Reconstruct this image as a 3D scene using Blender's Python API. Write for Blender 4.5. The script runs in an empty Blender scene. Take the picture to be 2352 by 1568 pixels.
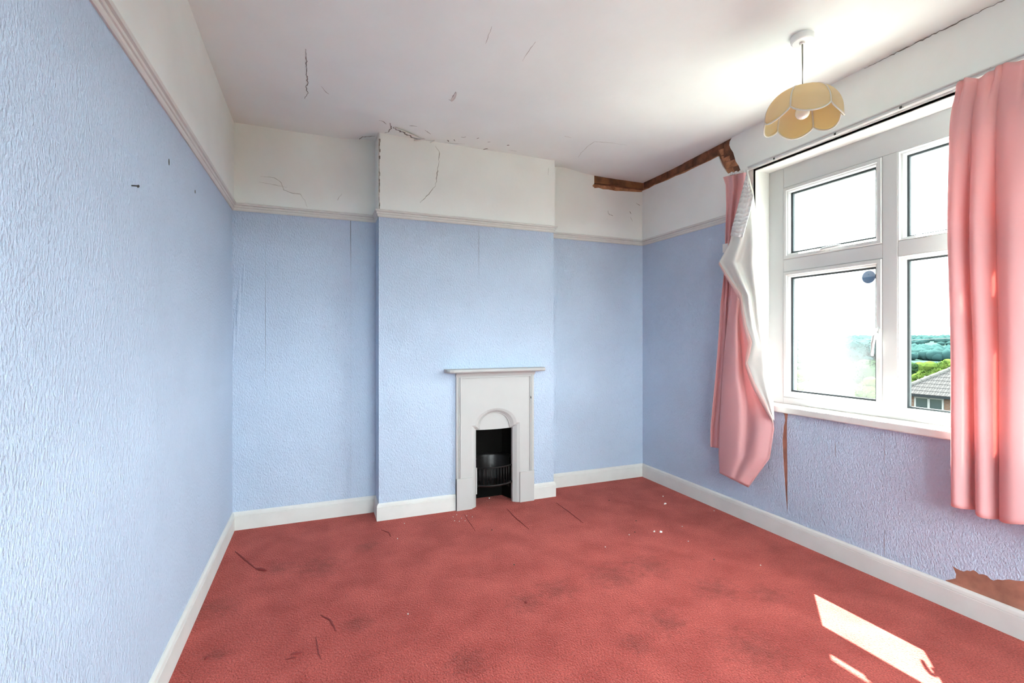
import bpy, bmesh, math, random
from mathutils import Vector, Matrix, noise

random.seed(7)
scene = bpy.context.scene
col = scene.collection
PI = math.pi

# ------------------------------------------------------------------ camera
F_PX, YAW, CY, CAM_Z = 1096.94, 0.384395, 773.85, 1.2
cam_data = bpy.data.cameras.new('camera')
cam_data.sensor_fit = 'HORIZONTAL'
cam_data.sensor_width = 36.0
cam_data.lens = 36.0 * F_PX / 2352.0
cam_data.shift_y = -(784.0 - CY) / 2352.0
cam_data.clip_start = 0.05
cam_data.clip_end = 3000
cam = bpy.data.objects.new('camera', cam_data)
col.objects.link(cam)
cam.location = (0, 0, CAM_Z)
cam.rotation_euler = (PI / 2, 0, -YAW)
scene.camera = cam

# ------------------------------------------------------------------ world, sun, exposure
world = bpy.data.worlds.new('bright_overcast_sky')
scene.world = world
world.use_nodes = True
bg = world.node_tree.nodes['Background']
bg.inputs[0].default_value = (0.89, 0.97, 0.99, 1)
bg.inputs[1].default_value = 1.0

SUN_DIR = Vector((-1.0, -0.897, -1.90)).normalized()      # light travels this way
sun_data = bpy.data.lights.new('sun', 'SUN')
sun_data.energy = 3.6
sun_data.angle = math.radians(0.35)
sun_data.color = (1.0, 0.95, 0.87)
sun = bpy.data.objects.new('sun', sun_data)
col.objects.link(sun)
sun.rotation_euler = SUN_DIR.to_track_quat('-Z', 'Y').to_euler()
sun.location = (12, 10, 14)

# portal: guides daylight sampling through the window opening, emits nothing itself
por = bpy.data.lights.new('window_portal', 'AREA')
por.shape = 'RECTANGLE'
por.size, por.size_y = 1.84, 1.46
por.cycles.is_portal = True
po = bpy.data.objects.new('window_portal', por)
col.objects.link(po)
po.location = (2.86, 1.32, 1.52)
po.rotation_euler = (PI / 2, 0, PI / 2)          # faces -X, into the room
por2 = por.copy()  # portal for the added window behind the viewer
por2.size, por2.size_y = 1.98, 1.44
po2 = bpy.data.objects.new('window_portal', por2)
col.objects.link(po2)
po2.location = (1.15, -1.52, 1.53)
po2.rotation_euler = (-PI / 2, 0, 0)             # faces +Y, into the room

vs = scene.view_settings
vs.view_transform = 'Standard'
vs.look = 'None'
vs.exposure = 4.7
vs.gamma = 1.0
vs.use_curve_mapping = False

# ------------------------------------------------------------------ pixel -> place helpers
SN, CS = math.sin(YAW), math.cos(YAW)
def ray(u, v):
    l = (u - 1176.0) / F_PX
    return Vector((SN + l * CS, CS - l * SN, (CY - v) / F_PX))
def onX(u, v, X):
    r = ray(u, v); t = X / r.x
    return Vector((X, t * r.y, CAM_Z + t * r.z))
def onY(u, v, Y):
    r = ray(u, v); t = Y / r.y
    return Vector((t * r.x, Y, CAM_Z + t * r.z))
def onZ(u, v, Z):
    r = ray(u, v); t = (Z - CAM_Z) / r.z
    return Vector((t * r.x, t * r.y, Z))
def atD(u, v, d):
    r = ray(u, v)
    return Vector((r.x * d, r.y * d, CAM_Z + r.z * d))

# ------------------------------------------------------------------ materials
def nd(nt, t, **k):
    n = nt.nodes.new(t)
    for a, b in k.items():
        setattr(n, a, b)
    return n
def mat(name, color, rough=0.6, var=0.0, vscale=6.0, bump=0.0, bscale=80.0, bdist=0.003,
        metallic=0.0, stretch=(1, 1, 1), spec=0.5, rot=(0, 0, 0), detail=3.0, color2=None, lo=0.35, hi=0.65):
    m = bpy.data.materials.new(name)
    m.use_nodes = True
    nt = m.node_tree
    b = nt.nodes['Principled BSDF']
    b.inputs['Base Color'].default_value = (*color, 1)
    b.inputs['Roughness'].default_value = rough
    b.inputs['Metallic'].default_value = metallic
    b.inputs['Specular IOR Level'].default_value = spec
    tc = nd(nt, 'ShaderNodeTexCoord')
    mp = nd(nt, 'ShaderNodeMapping')
    mp.inputs['Scale'].default_value = stretch
    mp.inputs['Rotation'].default_value = rot
    nt.links.new(tc.outputs['Object'], mp.inputs[0])
    if var > 0 or color2:
        n = nd(nt, 'ShaderNodeTexNoise')
        n.inputs['Scale'].default_value = vscale
        n.inputs['Detail'].default_value = 5
        nt.links.new(tc.outputs['Object'], n.inputs['Vector'])
        r = nd(nt, 'ShaderNodeValToRGB')
        c2 = color2 or tuple(c * (1 - var) for c in color)
        r.color_ramp.elements[0].position = lo
        r.color_ramp.elements[1].position = hi
        r.color_ramp.elements[0].color = (*c2, 1)
        r.color_ramp.elements[1].color = (*color, 1)
        nt.links.new(n.outputs['Fac'], r.inputs[0])
        nt.links.new(r.outputs[0], b.inputs['Base Color'])
    if bump > 0:
        n = nd(nt, 'ShaderNodeTexNoise')
        n.inputs['Scale'].default_value = bscale
        n.inputs['Detail'].default_value = detail
        nt.links.new(mp.outputs[0], n.inputs['Vector'])
        bp = nd(nt, 'ShaderNodeBump')
        bp.inputs['Strength'].default_value = bump
        bp.inputs['Distance'].default_value = bdist
        nt.links.new(n.outputs['Fac'], bp.inputs['Height'])
        nt.links.new(bp.outputs[0], b.inputs['Normal'])
    return m

def cloth(name, color, trans, tfac=0.45, bump=0.15, bscale=350):
    m = bpy.data.materials.new(name)
    m.use_nodes = True
    nt = m.node_tree
    nt.nodes.remove(nt.nodes['Principled BSDF'])
    out = nt.nodes['Material Output']
    tc = nd(nt, 'ShaderNodeTexCoord')
    n = nd(nt, 'ShaderNodeTexNoise')
    n.inputs['Scale'].default_value = bscale
    nt.links.new(tc.outputs['Object'], n.inputs['Vector'])
    bp = nd(nt, 'ShaderNodeBump')
    bp.inputs['Strength'].default_value = bump
    bp.inputs['Distance'].default_value = 0.001
    nt.links.new(n.outputs['Fac'], bp.inputs['Height'])
    d = nd(nt, 'ShaderNodeBsdfDiffuse')
    d.inputs[0].default_value = (*color, 1)
    t = nd(nt, 'ShaderNodeBsdfTranslucent')
    t.inputs[0].default_value = (*trans, 1)
    nt.links.new(bp.outputs[0], d.inputs['Normal'])
    mx = nd(nt, 'ShaderNodeMixShader')
    mx.inputs[0].default_value = tfac
    nt.links.new(d.outputs[0], mx.inputs[1])
    nt.links.new(t.outputs[0], mx.inputs[2])
    nt.links.new(mx.outputs[0], out.inputs[0])
    return m

def glass(name, misty=False):
    m = bpy.data.materials.new(name)
    m.use_nodes = True
    nt = m.node_tree
    nt.nodes.remove(nt.nodes['Principled BSDF'])
    out = nt.nodes['Material Output']
    tr = nd(nt, 'ShaderNodeBsdfTransparent')
    tr.inputs[0].default_value = (0.93, 0.96, 0.95, 1)
    gl = nd(nt, 'ShaderNodeBsdfGlossy')
    gl.inputs['Roughness'].default_value = 0.02
    lw = nd(nt, 'ShaderNodeLayerWeight')
    lw.inputs[0].default_value = 0.15
    fr = nd(nt, 'ShaderNodeMath', operation='MULTIPLY')
    fr.inputs[1].default_value = 0.35
    nt.links.new(lw.outputs['Facing'], fr.inputs[0])
    mx = nd(nt, 'ShaderNodeMixShader')
    nt.links.new(fr.outputs[0], mx.inputs[0])
    nt.links.new(tr.outputs[0], mx.inputs[1])
    nt.links.new(gl.outputs[0], mx.inputs[2])
    last = mx
    if misty:
        # condensation between the panes of a failed double-glazed unit
        tc = nd(nt, 'ShaderNodeTexCoord')
        n = nd(nt, 'ShaderNodeTexNoise')
        n.inputs['Scale'].default_value = 3.2
        n.inputs['Detail'].default_value = 2
        nt.links.new(tc.outputs['Object'], n.inputs['Vector'])
        r = nd(nt, 'ShaderNodeMapRange')
        r.inputs['From Min'].default_value = 0.38
        r.inputs['From Max'].default_value = 0.62
        r.inputs['To Min'].default_value = 0.002
        r.inputs['To Max'].default_value = 0.016
        nt.links.new(n.outputs['Fac'], r.inputs[0])
        dd = nd(nt, 'ShaderNodeVectorMath', operation='DISTANCE')
        nt.links.new(tc.outputs['Object'], dd.inputs[0])
        dd.inputs[1].default_value = (0.0, 0.66, 0.24)
        r2 = nd(nt, 'ShaderNodeMapRange')
        r2.interpolation_type = 'SMOOTHSTEP'
        nt.links.new(dd.outputs['Value'], r2.inputs[0])
        r2.inputs['From Min'].default_value = 0.08
        r2.inputs['From Max'].default_value = 0.36
        r2.inputs['To Min'].default_value = 0.016
        r2.inputs['To Max'].default_value = 0.0
        ad = nd(nt, 'ShaderNodeMath', operation='ADD')
        nt.links.new(r.outputs[0], ad.inputs[0])
        nt.links.new(r2.outputs[0], ad.inputs[1])
        r = ad
        tl = nd(nt, 'ShaderNodeBsdfTranslucent')
        tl.inputs[0].default_value = (0.9, 0.93, 0.95, 1)
        m2 = nd(nt, 'ShaderNodeMixShader')
        nt.links.new(r.outputs[0], m2.inputs[0])
        nt.links.new(mx.outputs[0], m2.inputs[1])
        nt.links.new(tl.outputs[0], m2.inputs[2])
        last = m2
    nt.links.new(last.outputs[0], out.inputs[0])
    return m

def carpet_mat():
    m = mat('carpet', (0.50, 0.085, 0.075), rough=0.95, bump=1.0, bscale=150, bdist=0.010, spec=0.1,
            stretch=(1.0, 0.6, 1), rot=(0, 0, 0.6), detail=4)
    nt = m.node_tree
    b = nt.nodes['Principled BSDF']
    b.inputs['Sheen Weight'].default_value = 0.25
    b.inputs['Sheen Roughness'].default_value = 0.5
    b.inputs['Sheen Tint'].default_value = (1.0, 0.5, 0.45, 1)
    tc = nd(nt, 'ShaderNodeTexCoord')
    def noi(scale, lo, hi, c0, c1, detail=4, dist=0.0):
        n = nd(nt, 'ShaderNodeTexNoise')
        n.inputs['Scale'].default_value = scale
        n.inputs['Detail'].default_value = detail
        n.inputs['Distortion'].default_value = dist
        nt.links.new(tc.outputs['Object'], n.inputs['Vector'])
        r = nd(nt, 'ShaderNodeValToRGB')
        r.color_ramp.elements[0].position = lo
        r.color_ramp.elements[1].position = hi
        r.color_ramp.elements[0].color = (*c0, 1)
        r.color_ramp.elements[1].color = (*c1, 1)
        nt.links.new(n.outputs['Fac'], r.inputs[0])
        return r
    base = noi(5.0, 0.35, 0.68, (0.38, 0.056, 0.046), (0.535, 0.098, 0.080), 8, 0.25)
    fine = noi(170.0, 0.32, 0.68, (0.58, 0.52, 0.52), (1.22, 1.25, 1.25), 3)
    mul = nd(nt, 'ShaderNodeMix', data_type='RGBA', blend_type='MULTIPLY')
    mul.inputs[0].default_value = 1.0
    nt.links.new(base.outputs[0], mul.inputs[6])
    nt.links.new(fine.outputs[0], mul.inputs[7])
    cur = mul.outputs[2]
    # trodden-in stains, each with its own shape
    spots = [(0.87, 1.99, 0.10), (1.05, 2.03, 0.12), (1.37, 2.02, 0.16), (1.61, 2.06, 0.14), (1.95, 1.62, 0.10),
             (-0.20, 2.75, 0.10), (0.0, 2.7, 0.14), (0.25, 2.85, 0.08), (-0.36, 2.09, 0.06), (0.15, 2.1, 0.08),
             (1.55, 1.35, 0.16), (1.35, 1.62, 0.12), (1.75, 1.75, 0.13), (-0.42, 2.45, 0.12), (0.5, 1.7, 0.1), (1.15, 1.55, 0.08)]
    grain = nd(nt, 'ShaderNodeTexNoise')
    grain.inputs['Scale'].default_value = 28
    grain.inputs['Detail'].default_value = 4
    nt.links.new(tc.outputs['Object'], grain.inputs['Vector'])
    for (x, y, rad) in spots:
        d = nd(nt, 'ShaderNodeVectorMath', operation='DISTANCE')
        nt.links.new(tc.outputs['Object'], d.inputs[0])
        d.inputs[1].default_value = (x, y, 0)
        a = nd(nt, 'ShaderNodeMath', operation='MULTIPLY_ADD')
        nt.links.new(grain.outputs['Fac'], a.inputs[0])
        a.inputs[1].default_value = rad * 2.2
        nt.links.new(d.outputs['Value'], a.inputs[2])
        r = nd(nt, 'ShaderNodeMapRange')
        nt.links.new(a.outputs[0], r.inputs[0])
        r.inputs['From Min'].default_value = rad * 1.0
        r.inputs['From Max'].default_value = rad * 2.1
        r.inputs['To Min'].default_value = 0.62
        r.inputs['To Max'].default_value = 1.0
        mm = nd(nt, 'ShaderNodeMix', data_type='RGBA', blend_type='MULTIPLY')
        mm.inputs[0].default_value = 1.0
        nt.links.new(cur, mm.inputs[6])
        nt.links.new(r.outputs[0], mm.inputs[7])
        cur = mm.outputs[2]
    nt.links.new(cur, b.inputs['Base Color'])
    return m

M = {}
M['paper'] = mat('blue_woodchip_wallpaper', (0.505, 0.60, 0.75), 0.8, var=0.05, vscale=3, bump=1.0, bscale=140,
                 bdist=0.008, stretch=(1, 1, 0.55), rot=(0.5, 0.5, 0), spec=0.25, detail=3)
M['white'] = mat('white_emulsion', (0.88, 0.895, 0.875), 0.8, var=0.04, vscale=4, bump=0.25, bscale=22, bdist=0.004, spec=0.25)
M['ceil'] = mat('white_ceiling_paint', (0.875, 0.92, 0.90), 0.85, var=0.04, vscale=3.0, bump=0.3, bscale=9, bdist=0.008, spec=0.2)
M['gloss'] = mat('white_gloss_paint', (0.70, 0.69, 0.665), 0.55, spec=0.25, var=0.06, vscale=9, bump=0.15, bscale=40, bdist=0.002)
M['iron'] = mat('white_painted_iron', (0.52, 0.51, 0.50), 0.65, spec=0.12, var=0.03, vscale=8, bump=0.1, bscale=30, bdist=0.002)
M['upvc'] = mat('white_upvc', (0.60, 0.61, 0.61), 0.4, spec=0.3)
M['gasket'] = mat('grey_rubber_gasket', (0.05, 0.06, 0.065), 0.7, spec=0.1)
M['seal'] = mat('light_grey_seal', (0.40, 0.40, 0.40), 0.6)
M['grey_plaster'] = mat('grey_blue_plaster', (0.22, 0.25, 0.31), 0.9, var=0.2, vscale=14)
M['plaster'] = mat('bare_brown_plaster', (0.42, 0.19, 0.13), 0.9, var=0.35, vscale=14, bump=0.6, bscale=40, bdist=0.006)
M['brick_in'] = mat('old_dark_brick', (0.26, 0.105, 0.055), 0.9, bump=0.8, bscale=45, bdist=0.01, color2=(0.10, 0.045, 0.025), vscale=16)
M['timber'] = mat('old_timber', (0.30, 0.13, 0.055), 0.85, bump=0.5, bscale=30, bdist=0.006, stretch=(0.2, 1, 3), color2=(0.13, 0.06, 0.03), vscale=12)
M['orange_plaster'] = mat('crumbling_orange_plaster', (0.55, 0.25, 0.13), 0.9, bump=0.9, bscale=50, bdist=0.01, color2=(0.3, 0.12, 0.06), vscale=22)
M['crack'] = mat('crack_shadow_gap', (0.22, 0.20, 0.18), 0.95)
M['crack_pale'] = mat('hairline_crack', (0.42, 0.40, 0.37), 0.95)
M['black'] = mat('soot', (0.004, 0.0036, 0.0032), 0.9, spec=0.1, bump=0.4, bscale=40)
M['castiron'] = mat('blackened_cast_iron', (0.016, 0.014, 0.014), 0.35, metallic=0.6, bump=0.3, bscale=60)
M['pink'] = cloth('pink_curtain_cotton', (0.86, 0.52, 0.53), (0.96, 0.50, 0.45), 0.30)
M['lining'] = cloth('cream_curtain_lining', (0.84, 0.83, 0.80), (0.85, 0.82, 0.76), 0.25)
M['tape'] = cloth('white_heading_tape', (0.86, 0.86, 0.85), (0.8, 0.8, 0.8), 0.2)
M['shade'] = cloth('cream_lampshade_fabric', (0.74, 0.69, 0.55), (0.90, 0.68, 0.30), 0.45, 0.1, 500)
M['piping'] = cloth('white_shade_piping', (0.82, 0.80, 0.75), (0.6, 0.55, 0.45), 0.15)
M['flex'] = mat('grey_braided_flex', (0.30, 0.29, 0.26), 0.7, bump=0.5, bscale=600, bdist=0.001)
M['plastic'] = mat('white_lamp_plastic', (0.82, 0.82, 0.81), 0.35)
M['bulb'] = mat('opal_bulb_glass', (0.86, 0.84, 0.80), 0.15)
M['glass'] = glass('clear_glass')
M['mist'] = glass('misted_glass', True)
M['disc'] = cloth('pale_blue_plastic', (0.35, 0.45, 0.55), (0.45, 0.62, 0.80), 0.12, 0)
M['disc2'] = cloth('darker_blue_plastic', (0.18, 0.28, 0.42), (0.30, 0.48, 0.75), 0.09, 0)
M['track'] = mat('grey_white_track', (0.70, 0.70, 0.70), 0.4)
M['dark'] = mat('dark_metal', (0.03, 0.028, 0.025), 0.5)
M['chip'] = mat('white_paint_chip', (0.85, 0.82, 0.78), 0.7)
M['brown_chip'] = mat('dark_grit', (0.10, 0.05, 0.04), 0.9)
M['seam'] = mat('carpet_seam', (0.22, 0.03, 0.028), 0.95)
M['carpet'] = carpet_mat()

# ------------------------------------------------------------------ mesh helpers
class MB:
    def __init__(self):
        self.v, self.f, self.smooth = [], [], False
    def add(self, vs, fs):
        o = len(self.v)
        self.v += [Vector(p) for p in vs]
        self.f += [tuple(i + o for i in f) for f in fs]
        return self
    def box(self, a, b):
        x0, y0, z0 = [min(a[i], b[i]) for i in range(3)]
        x1, y1, z1 = [max(a[i], b[i]) for i in range(3)]
        return self.add([(x0, y0, z0), (x1, y0, z0), (x1, y1, z0), (x0, y1, z0), (x0, y0, z1), (x1, y0, z1), (x1, y1, z1), (x0, y1, z1)],
                        [(3, 2, 1, 0), (4, 5, 6, 7), (0, 1, 5, 4), (1, 2, 6, 5), (2, 3, 7, 6), (3, 0, 4, 7)])
    def prism(self, pts, off):
        """polygon (3D points) extruded by the vector off"""
        n = len(pts)
        off = Vector(off)
        vs = [Vector(p) for p in pts] + [Vector(p) + off for p in pts]
        fs = [tuple(range(n)), tuple(range(2 * n - 1, n - 1, -1))]
        for i in range(n):
            j = (i + 1) % n
            fs.append((i, i + n, j + n, j))
        return self.add(vs, fs)
    def loft(self, rings, closed=True, cap=False):
        n = len(rings[0])
        vs = [p for r in rings for p in r]
        fs = []
        for k in range(len(rings) - 1):
            for i in range(n if closed else n - 1):
                j = (i + 1) % n
                fs.append((k * n + i, k * n + j, (k + 1) * n + j, (k + 1) * n + i))
        if cap:
            fs.append(tuple(range(n - 1, -1, -1)))
            fs.append(tuple((len(rings) - 1) * n + i for i in range(n)))
        return self.add(vs, fs)
    def tube(self, path, r, n=8, cap=True):
        path = [Vector(p) for p in path]
        rings = []
        up = Vector((0, 0, 1))
        for i, p in enumerate(path):
            t = (path[min(i + 1, len(path) - 1)] - path[max(i - 1, 0)]).normalized()
            a = t.cross(up)
            if a.length < 1e-3:
                a = t.cross(Vector((1, 0, 0)))
            a.normalize()
            b = t.cross(a)
            rr = r[i] if isinstance(r, (list, tuple)) else r
            rings.append([p + a * rr * math.cos(2 * PI * k / n) + b * rr * math.sin(2 * PI * k / n) for k in range(n)])
        return self.loft(rings, True, cap)
    def lathe(self, prof, centre, n=24):
        c = Vector(centre)
        rings = [[c + Vector((r * math.cos(2 * PI * k / n), r * math.sin(2 * PI * k / n), z)) for k in range(n)] for r, z in prof]
        return self.loft(rings, True, True)
    def ring(self, y0, y1, z0, z1, prof):
        """mitred rectangular frame in a Y-Z plane; prof = list of (inset, x), closed"""
        rings = []
        for ins, x in prof + [prof[0]]:
            if not isinstance(ins, (tuple, list)):
                ins = (ins,) * 4                       # left(y1), right(y0), bottom, top
            rings.append([(x, y1 - ins[0], z0 + ins[2]), (x, y0 + ins[1], z0 + ins[2]), (x, y0 + ins[1], z1 - ins[3]), (x, y1 - ins[0], z1 - ins[3])])
        return self.loft(rings, True, False)
    def build(self, name, m, parent=None, smooth=False, bevel=0.0, solid=0.0):
        org = Vector((0, 0, 0))
        p = parent
        while p is not None:
            org += p.location
            p = p.parent
        me = bpy.data.meshes.new(name)
        me.from_pydata([tuple(q - org) for q in self.v], [], self.f)
        bm = bmesh.new()
        bm.from_mesh(me)
        bmesh.ops.recalc_face_normals(bm, faces=bm.faces)
        bm.to_mesh(me)
        bm.free()
        me.materials.append(M[m] if isinstance(m, str) else m)
        if smooth:
            for q in me.polygons:
                q.use_smooth = True
        o = bpy.data.objects.new(name, me)
        col.objects.link(o)
        if parent is not None:
            o.parent = parent
        if bevel:
            b = o.modifiers.new('bevel', 'BEVEL')
            b.width = bevel
            b.segments = 2
            b.limit_method = 'ANGLE'
        if solid:
            s = o.modifiers.new('solidify', 'SOLIDIFY')
            s.thickness = solid
            s.offset = 0
        return o

def tag(o, label=None, cat=None, group=None, kind=None):
    if label: o['label'] = label
    if cat: o['category'] = cat
    if group: o['group'] = group
    if kind: o['kind'] = kind
    return o
def thing(name, loc, label, cat, group=None, kind=None):
    o = bpy.data.objects.new(name, None)
    o.empty_display_size = 0.05
    col.objects.link(o)
    o.location = loc
    return tag(o, label, cat, group, kind)
def structure(o, label, cat):
    return tag(o, label, cat, None, 'structure')
def lerp_poly(pts, t):
    """sample a list of (key, value) at key t"""
    if t <= pts[0][0]: return pts[0][1]
    for (a, x), (b, y) in zip(pts, pts[1:]):
        if t <= b:
            return x + (y - x) * (t - a) / (b - a)
    return pts[-1][1]
def sstep(a, b, x):
    t = max(0.0, min(1.0, (x - a) / (b - a)))
    return t * t * (3 - 2 * t)

# ------------------------------------------------------------------ the room
XL, XR, YB, YF = -0.50, 2.595, 3.404, -1.25       # left wall, window wall, chimney wall, wall behind the camera
BX0, BX1, BY = 0.366, 1.640, 3.226                # chimney breast
WY0, WY1, WZ0, WZ1 = 0.40, 2.245, 0.775, 2.262    # window opening
RAIL0, RAIL1 = 1.987, 2.034
PT, FT = 0.0022, 0.012                            # wallpaper and frieze thickness

def ceil_z(x, y):
    z = 2.528 + 0.045 * sstep(0.0, 1.9, 3.25 - y)
    z += 0.016 * math.exp(-((x - 0.30) ** 2 / 0.01 + (y - 3.36) ** 2 / 0.02))
    z += 0.030 * math.exp(-((x - 1.80) ** 2 / 0.03 + (y - 3.40) ** 2 / 0.02))
    z -= 0.014 * math.exp(-((x - 0.60) ** 2 / 0.03 + (y - 3.02) ** 2 / 0.012))
    z -= 0.010 * math.exp(-((x - 0.25) ** 2 / 0.02 + (y - 2.93) ** 2 / 0.004))
    z += 0.006 * noise.noise(Vector((x * 2.1, y * 2.1, 3.3)))
    return z
def on_ceiling(u, v, drop=0.0):
    z = 2.54
    for _ in range(6):
        p = onZ(u, v, z)
        z = ceil_z(p.x, p.y)
    p.z = z - drop
    return p

# floor
mb = MB().box((XL - 0.1, YF - 0.1, -0.12), (XR + 0.1, YB + 0.1, 0.0))
floor = structure(mb.build('floor', 'carpet'), 'worn red fitted carpet covering the whole floor', 'carpet')

# ceiling: gently sagging sheet with thickness
mb = MB()
nx, ny = 105, 155
g = []
for j in range(ny + 1):
    for i in range(nx + 1):
        x = XL - 0.1 + (XR - XL + 0.2) * i / nx
        y = YF - 0.1 + (YB - YF + 0.2) * j / ny
        g.append((x, y, ceil_z(x, y)))
fs = []
for j in range(ny):
    for i in range(nx):
        a = j * (nx + 1) + i
        fs.append((a, a + 1, a + nx + 2, a + nx + 1))
mb.add(g, fs)
ceiling = structure(mb.build('ceiling', 'ceil', smooth=True), 'cracked and sagging white plaster ceiling', 'ceiling')
sm = ceiling.modifiers.new('thickness', 'SOLIDIFY')
sm.thickness = 0.06
sm.offset = 1.0
tmpn = ceiling.data.polygons[0].normal.z
if tmpn > 0:
    ceiling.data.flip_normals()
sm.offset = -1.0

WT = 0.28
TOP = 2.66
# wall cores
wl = structure(MB().box((XL - WT, YF - WT, -0.12), (XL, YB + WT, TOP)).build('wall_left', 'grey_plaster'), 'long blue papered wall at the left edge of the photo', 'wall')
mb = MB()
VX0, VX1, VZ0, VZ1 = 0.15, 2.15, 0.80, 2.26          # added window behind the viewer, for fill daylight
mb.box((XL, YF - WT, -0.12), (VX0, YF, TOP))
mb.box((VX1, YF - WT, -0.12), (XR + WT, YF, TOP))
mb.box((VX0, YF - WT, -0.12), (VX1, YF, VZ0))
mb.box((VX0, YF - WT, VZ1), (VX1, YF, TOP))
wf = structure(mb.build('wall_front', 'paper'), 'blue papered wall behind the viewer', 'wall')
wb = structure(MB().box((XL, YB, -0.12), (XR + WT, YB + WT, TOP)).build('wall_back', 'grey_plaster'), 'recessed blue wall either side of the chimney breast', 'wall')
mb = MB()
mb.box((XR, YF, -0.12), (XR + WT, WY0, TOP))
mb.box((XR, WY1, -0.12), (XR + WT, YB, TOP))
mb.box((XR, WY0, -0.12), (XR + WT, WY1, WZ0))
mb.box((XR, WY0, WZ1), (XR + WT, WY1, TOP))
wr = structure(mb.build('wall_right', 'plaster'), 'wall with the window, its blue paper split and torn near the floor', 'wall')
# chimney breast with the firebox hole
HX0, HX1, HZ = 1.00, 1.345, 0.70
mb = MB()
mb.box((BX0, BY, -0.02), (HX0, YB, TOP))
mb.box((HX1, BY, -0.02), (BX1, YB, TOP))
mb.box((HX0, BY, HZ), (HX1, YB, TOP))
wc = structure(mb.build('wall_chimney_breast', 'grey_plaster'), 'blue papered chimney breast standing forward in the middle of the back wall', 'wall')

def sheet_Y(pts, Y, th, name, m, parent):          # polygon of (x, z) on a wall facing -Y
    return MB().prism([(x, Y, z) for x, z in pts], (0, -th, 0)).build(name, m, parent)
def sheet_X(pts, X, th, name, m, parent, sgn=-1):  # polygon of (y, z)
    return MB().prism([(X, y, z) for y, z in pts], (sgn * th, 0, 0)).build(name, m, parent)
def rect(a0, a1, b0, b1):
    return [(a0, b0), (a1, b0), (a1, b1), (a0, b1)]
def jag(p, q, n, amp):
    out = []
    for i in range(n):
        t = i / n
        out.append((p[0] + (q[0] - p[0]) * t + random.uniform(-amp, amp) * (i > 0), p[1] + (q[1] - p[1]) * t + random.uniform(-amp, amp) * (i > 0)))
    return out

SK = 0.110      # skirting height
# --- left wall paper and frieze
edges = [YF, -0.72, -0.19, 0.34, 0.87, 1.40, 1.93, 2.46, 2.99, YB]
for a, b in zip(edges, edges[1:]):
    sheet_X(rect(a + 0.0002, b - 0.0002, SK - 0.02, RAIL0 + 0.01), XL, PT, 'wallpaper_strip', 'paper', wl, 1)
sheet_X(rect(YF, YB, RAIL1 - 0.01, 2.64), XL, FT, 'frieze', 'white', wl, 1)

# --- back wall, left alcove: seams at x = 610 and 806 px
def X_at(u, Y): return onY(u, 700, Y).x
s1, s2 = X_at(610, YB), X_at(806, YB)
def z_back(u, v): return onY(u, v, YB).z
zt, zb = RAIL0 + 0.01, SK - 0.02
sheet_Y([(XL, zb), (s1 - 0.0003, zb), (s1 - 0.0003, z_back(610, 900)), (s1 - 0.0028, z_back(610, 740)), (s1 - 0.001, z_back(610, 640)), (s1 - 0.0002, zt), (XL, zt)], YB, PT, 'wallpaper_strip', 'paper', wb)
sheet_Y([(s1, zb), (s2 - 0.0006, zb), (s2 - 0.0006, z_back(806, 640)), (s2 - 0.0045, z_back(806, 540)), (s2 - 0.0045, zt), (s1, zt)], YB, PT, 'wallpaper_strip', 'paper', wb)
sheet_Y(rect(s2, BX0, zb, zt), YB, PT, 'wallpaper_strip', 'paper', wb)
sheet_Y(rect(XL, BX0, RAIL1 - 0.01, 2.64), YB, FT, 'frieze', 'white', wb)
# lifted paper bubbles by the left corner
for (u, v0, v1, w, h) in ((548, 620, 800, 0.028, 0.007), (556, 600, 690, 0.018, 0.005), (541, 700, 860, 0.016, 0.004)):
    mb = MB()
    rows = []
    for k in range(13):
        t = k / 12
        p = onY(u + (v0 + (v1 - v0) * t - 700) * -0.05, v0 + (v1 - v0) * t, YB)
        ww = w * math.sin(PI * t) ** 0.7 + 1e-4
        hh = h * math.sin(PI * t)
        rows.append([(p.x + ww * (q - 0.5), YB - PT + 0.0004 - hh * math.sin(PI * q), p.z) for q in [i / 6 for i in range(7)]])
    mb.loft(rows, False)
    mb.build('wallpaper_bubble', 'paper', wb, True)
# --- back wall, right alcove
s3 = X_at(1410, YB)
sheet_Y(rect(BX1, s3 - 0.0002, zb, zt), YB, PT, 'wallpaper_strip', 'paper', wb)
sheet_Y(rect(s3, XR, zb, zt), YB, PT, 'wallpaper_strip', 'paper', wb)
def BZ(u, v):
    p = onY(u, v, YB - FT)
    return (p.x, p.z)
hole_b = [BZ(1475, 440), BZ(1469, 441), BZ(1450, 440), BZ(1431, 438.6), BZ(1415, 438.5), BZ(1397, 435), BZ(1385, 434.5), BZ(1375, 431), BZ(1366, 432), BZ(1360.5, 426.7), BZ(1365, 421)]
hl = BZ(1365, 405)
sheet_Y([(BX1, RAIL1 - 0.01), (XR, RAIL1 - 0.01), (XR, hole_b[0][1])] + hole_b[1:] + [hl, (hl[0], 2.64), (BX1, 2.64)], YB, FT, 'frieze', 'white', wb)
sheet_Y([(hl[0] - 0.03, 2.38), (XR, 2.38), (XR, 2.63), (hl[0] - 0.03, 2.63)], YB, 0.001, 'old_backing', 'brick_in', wb)
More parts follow.
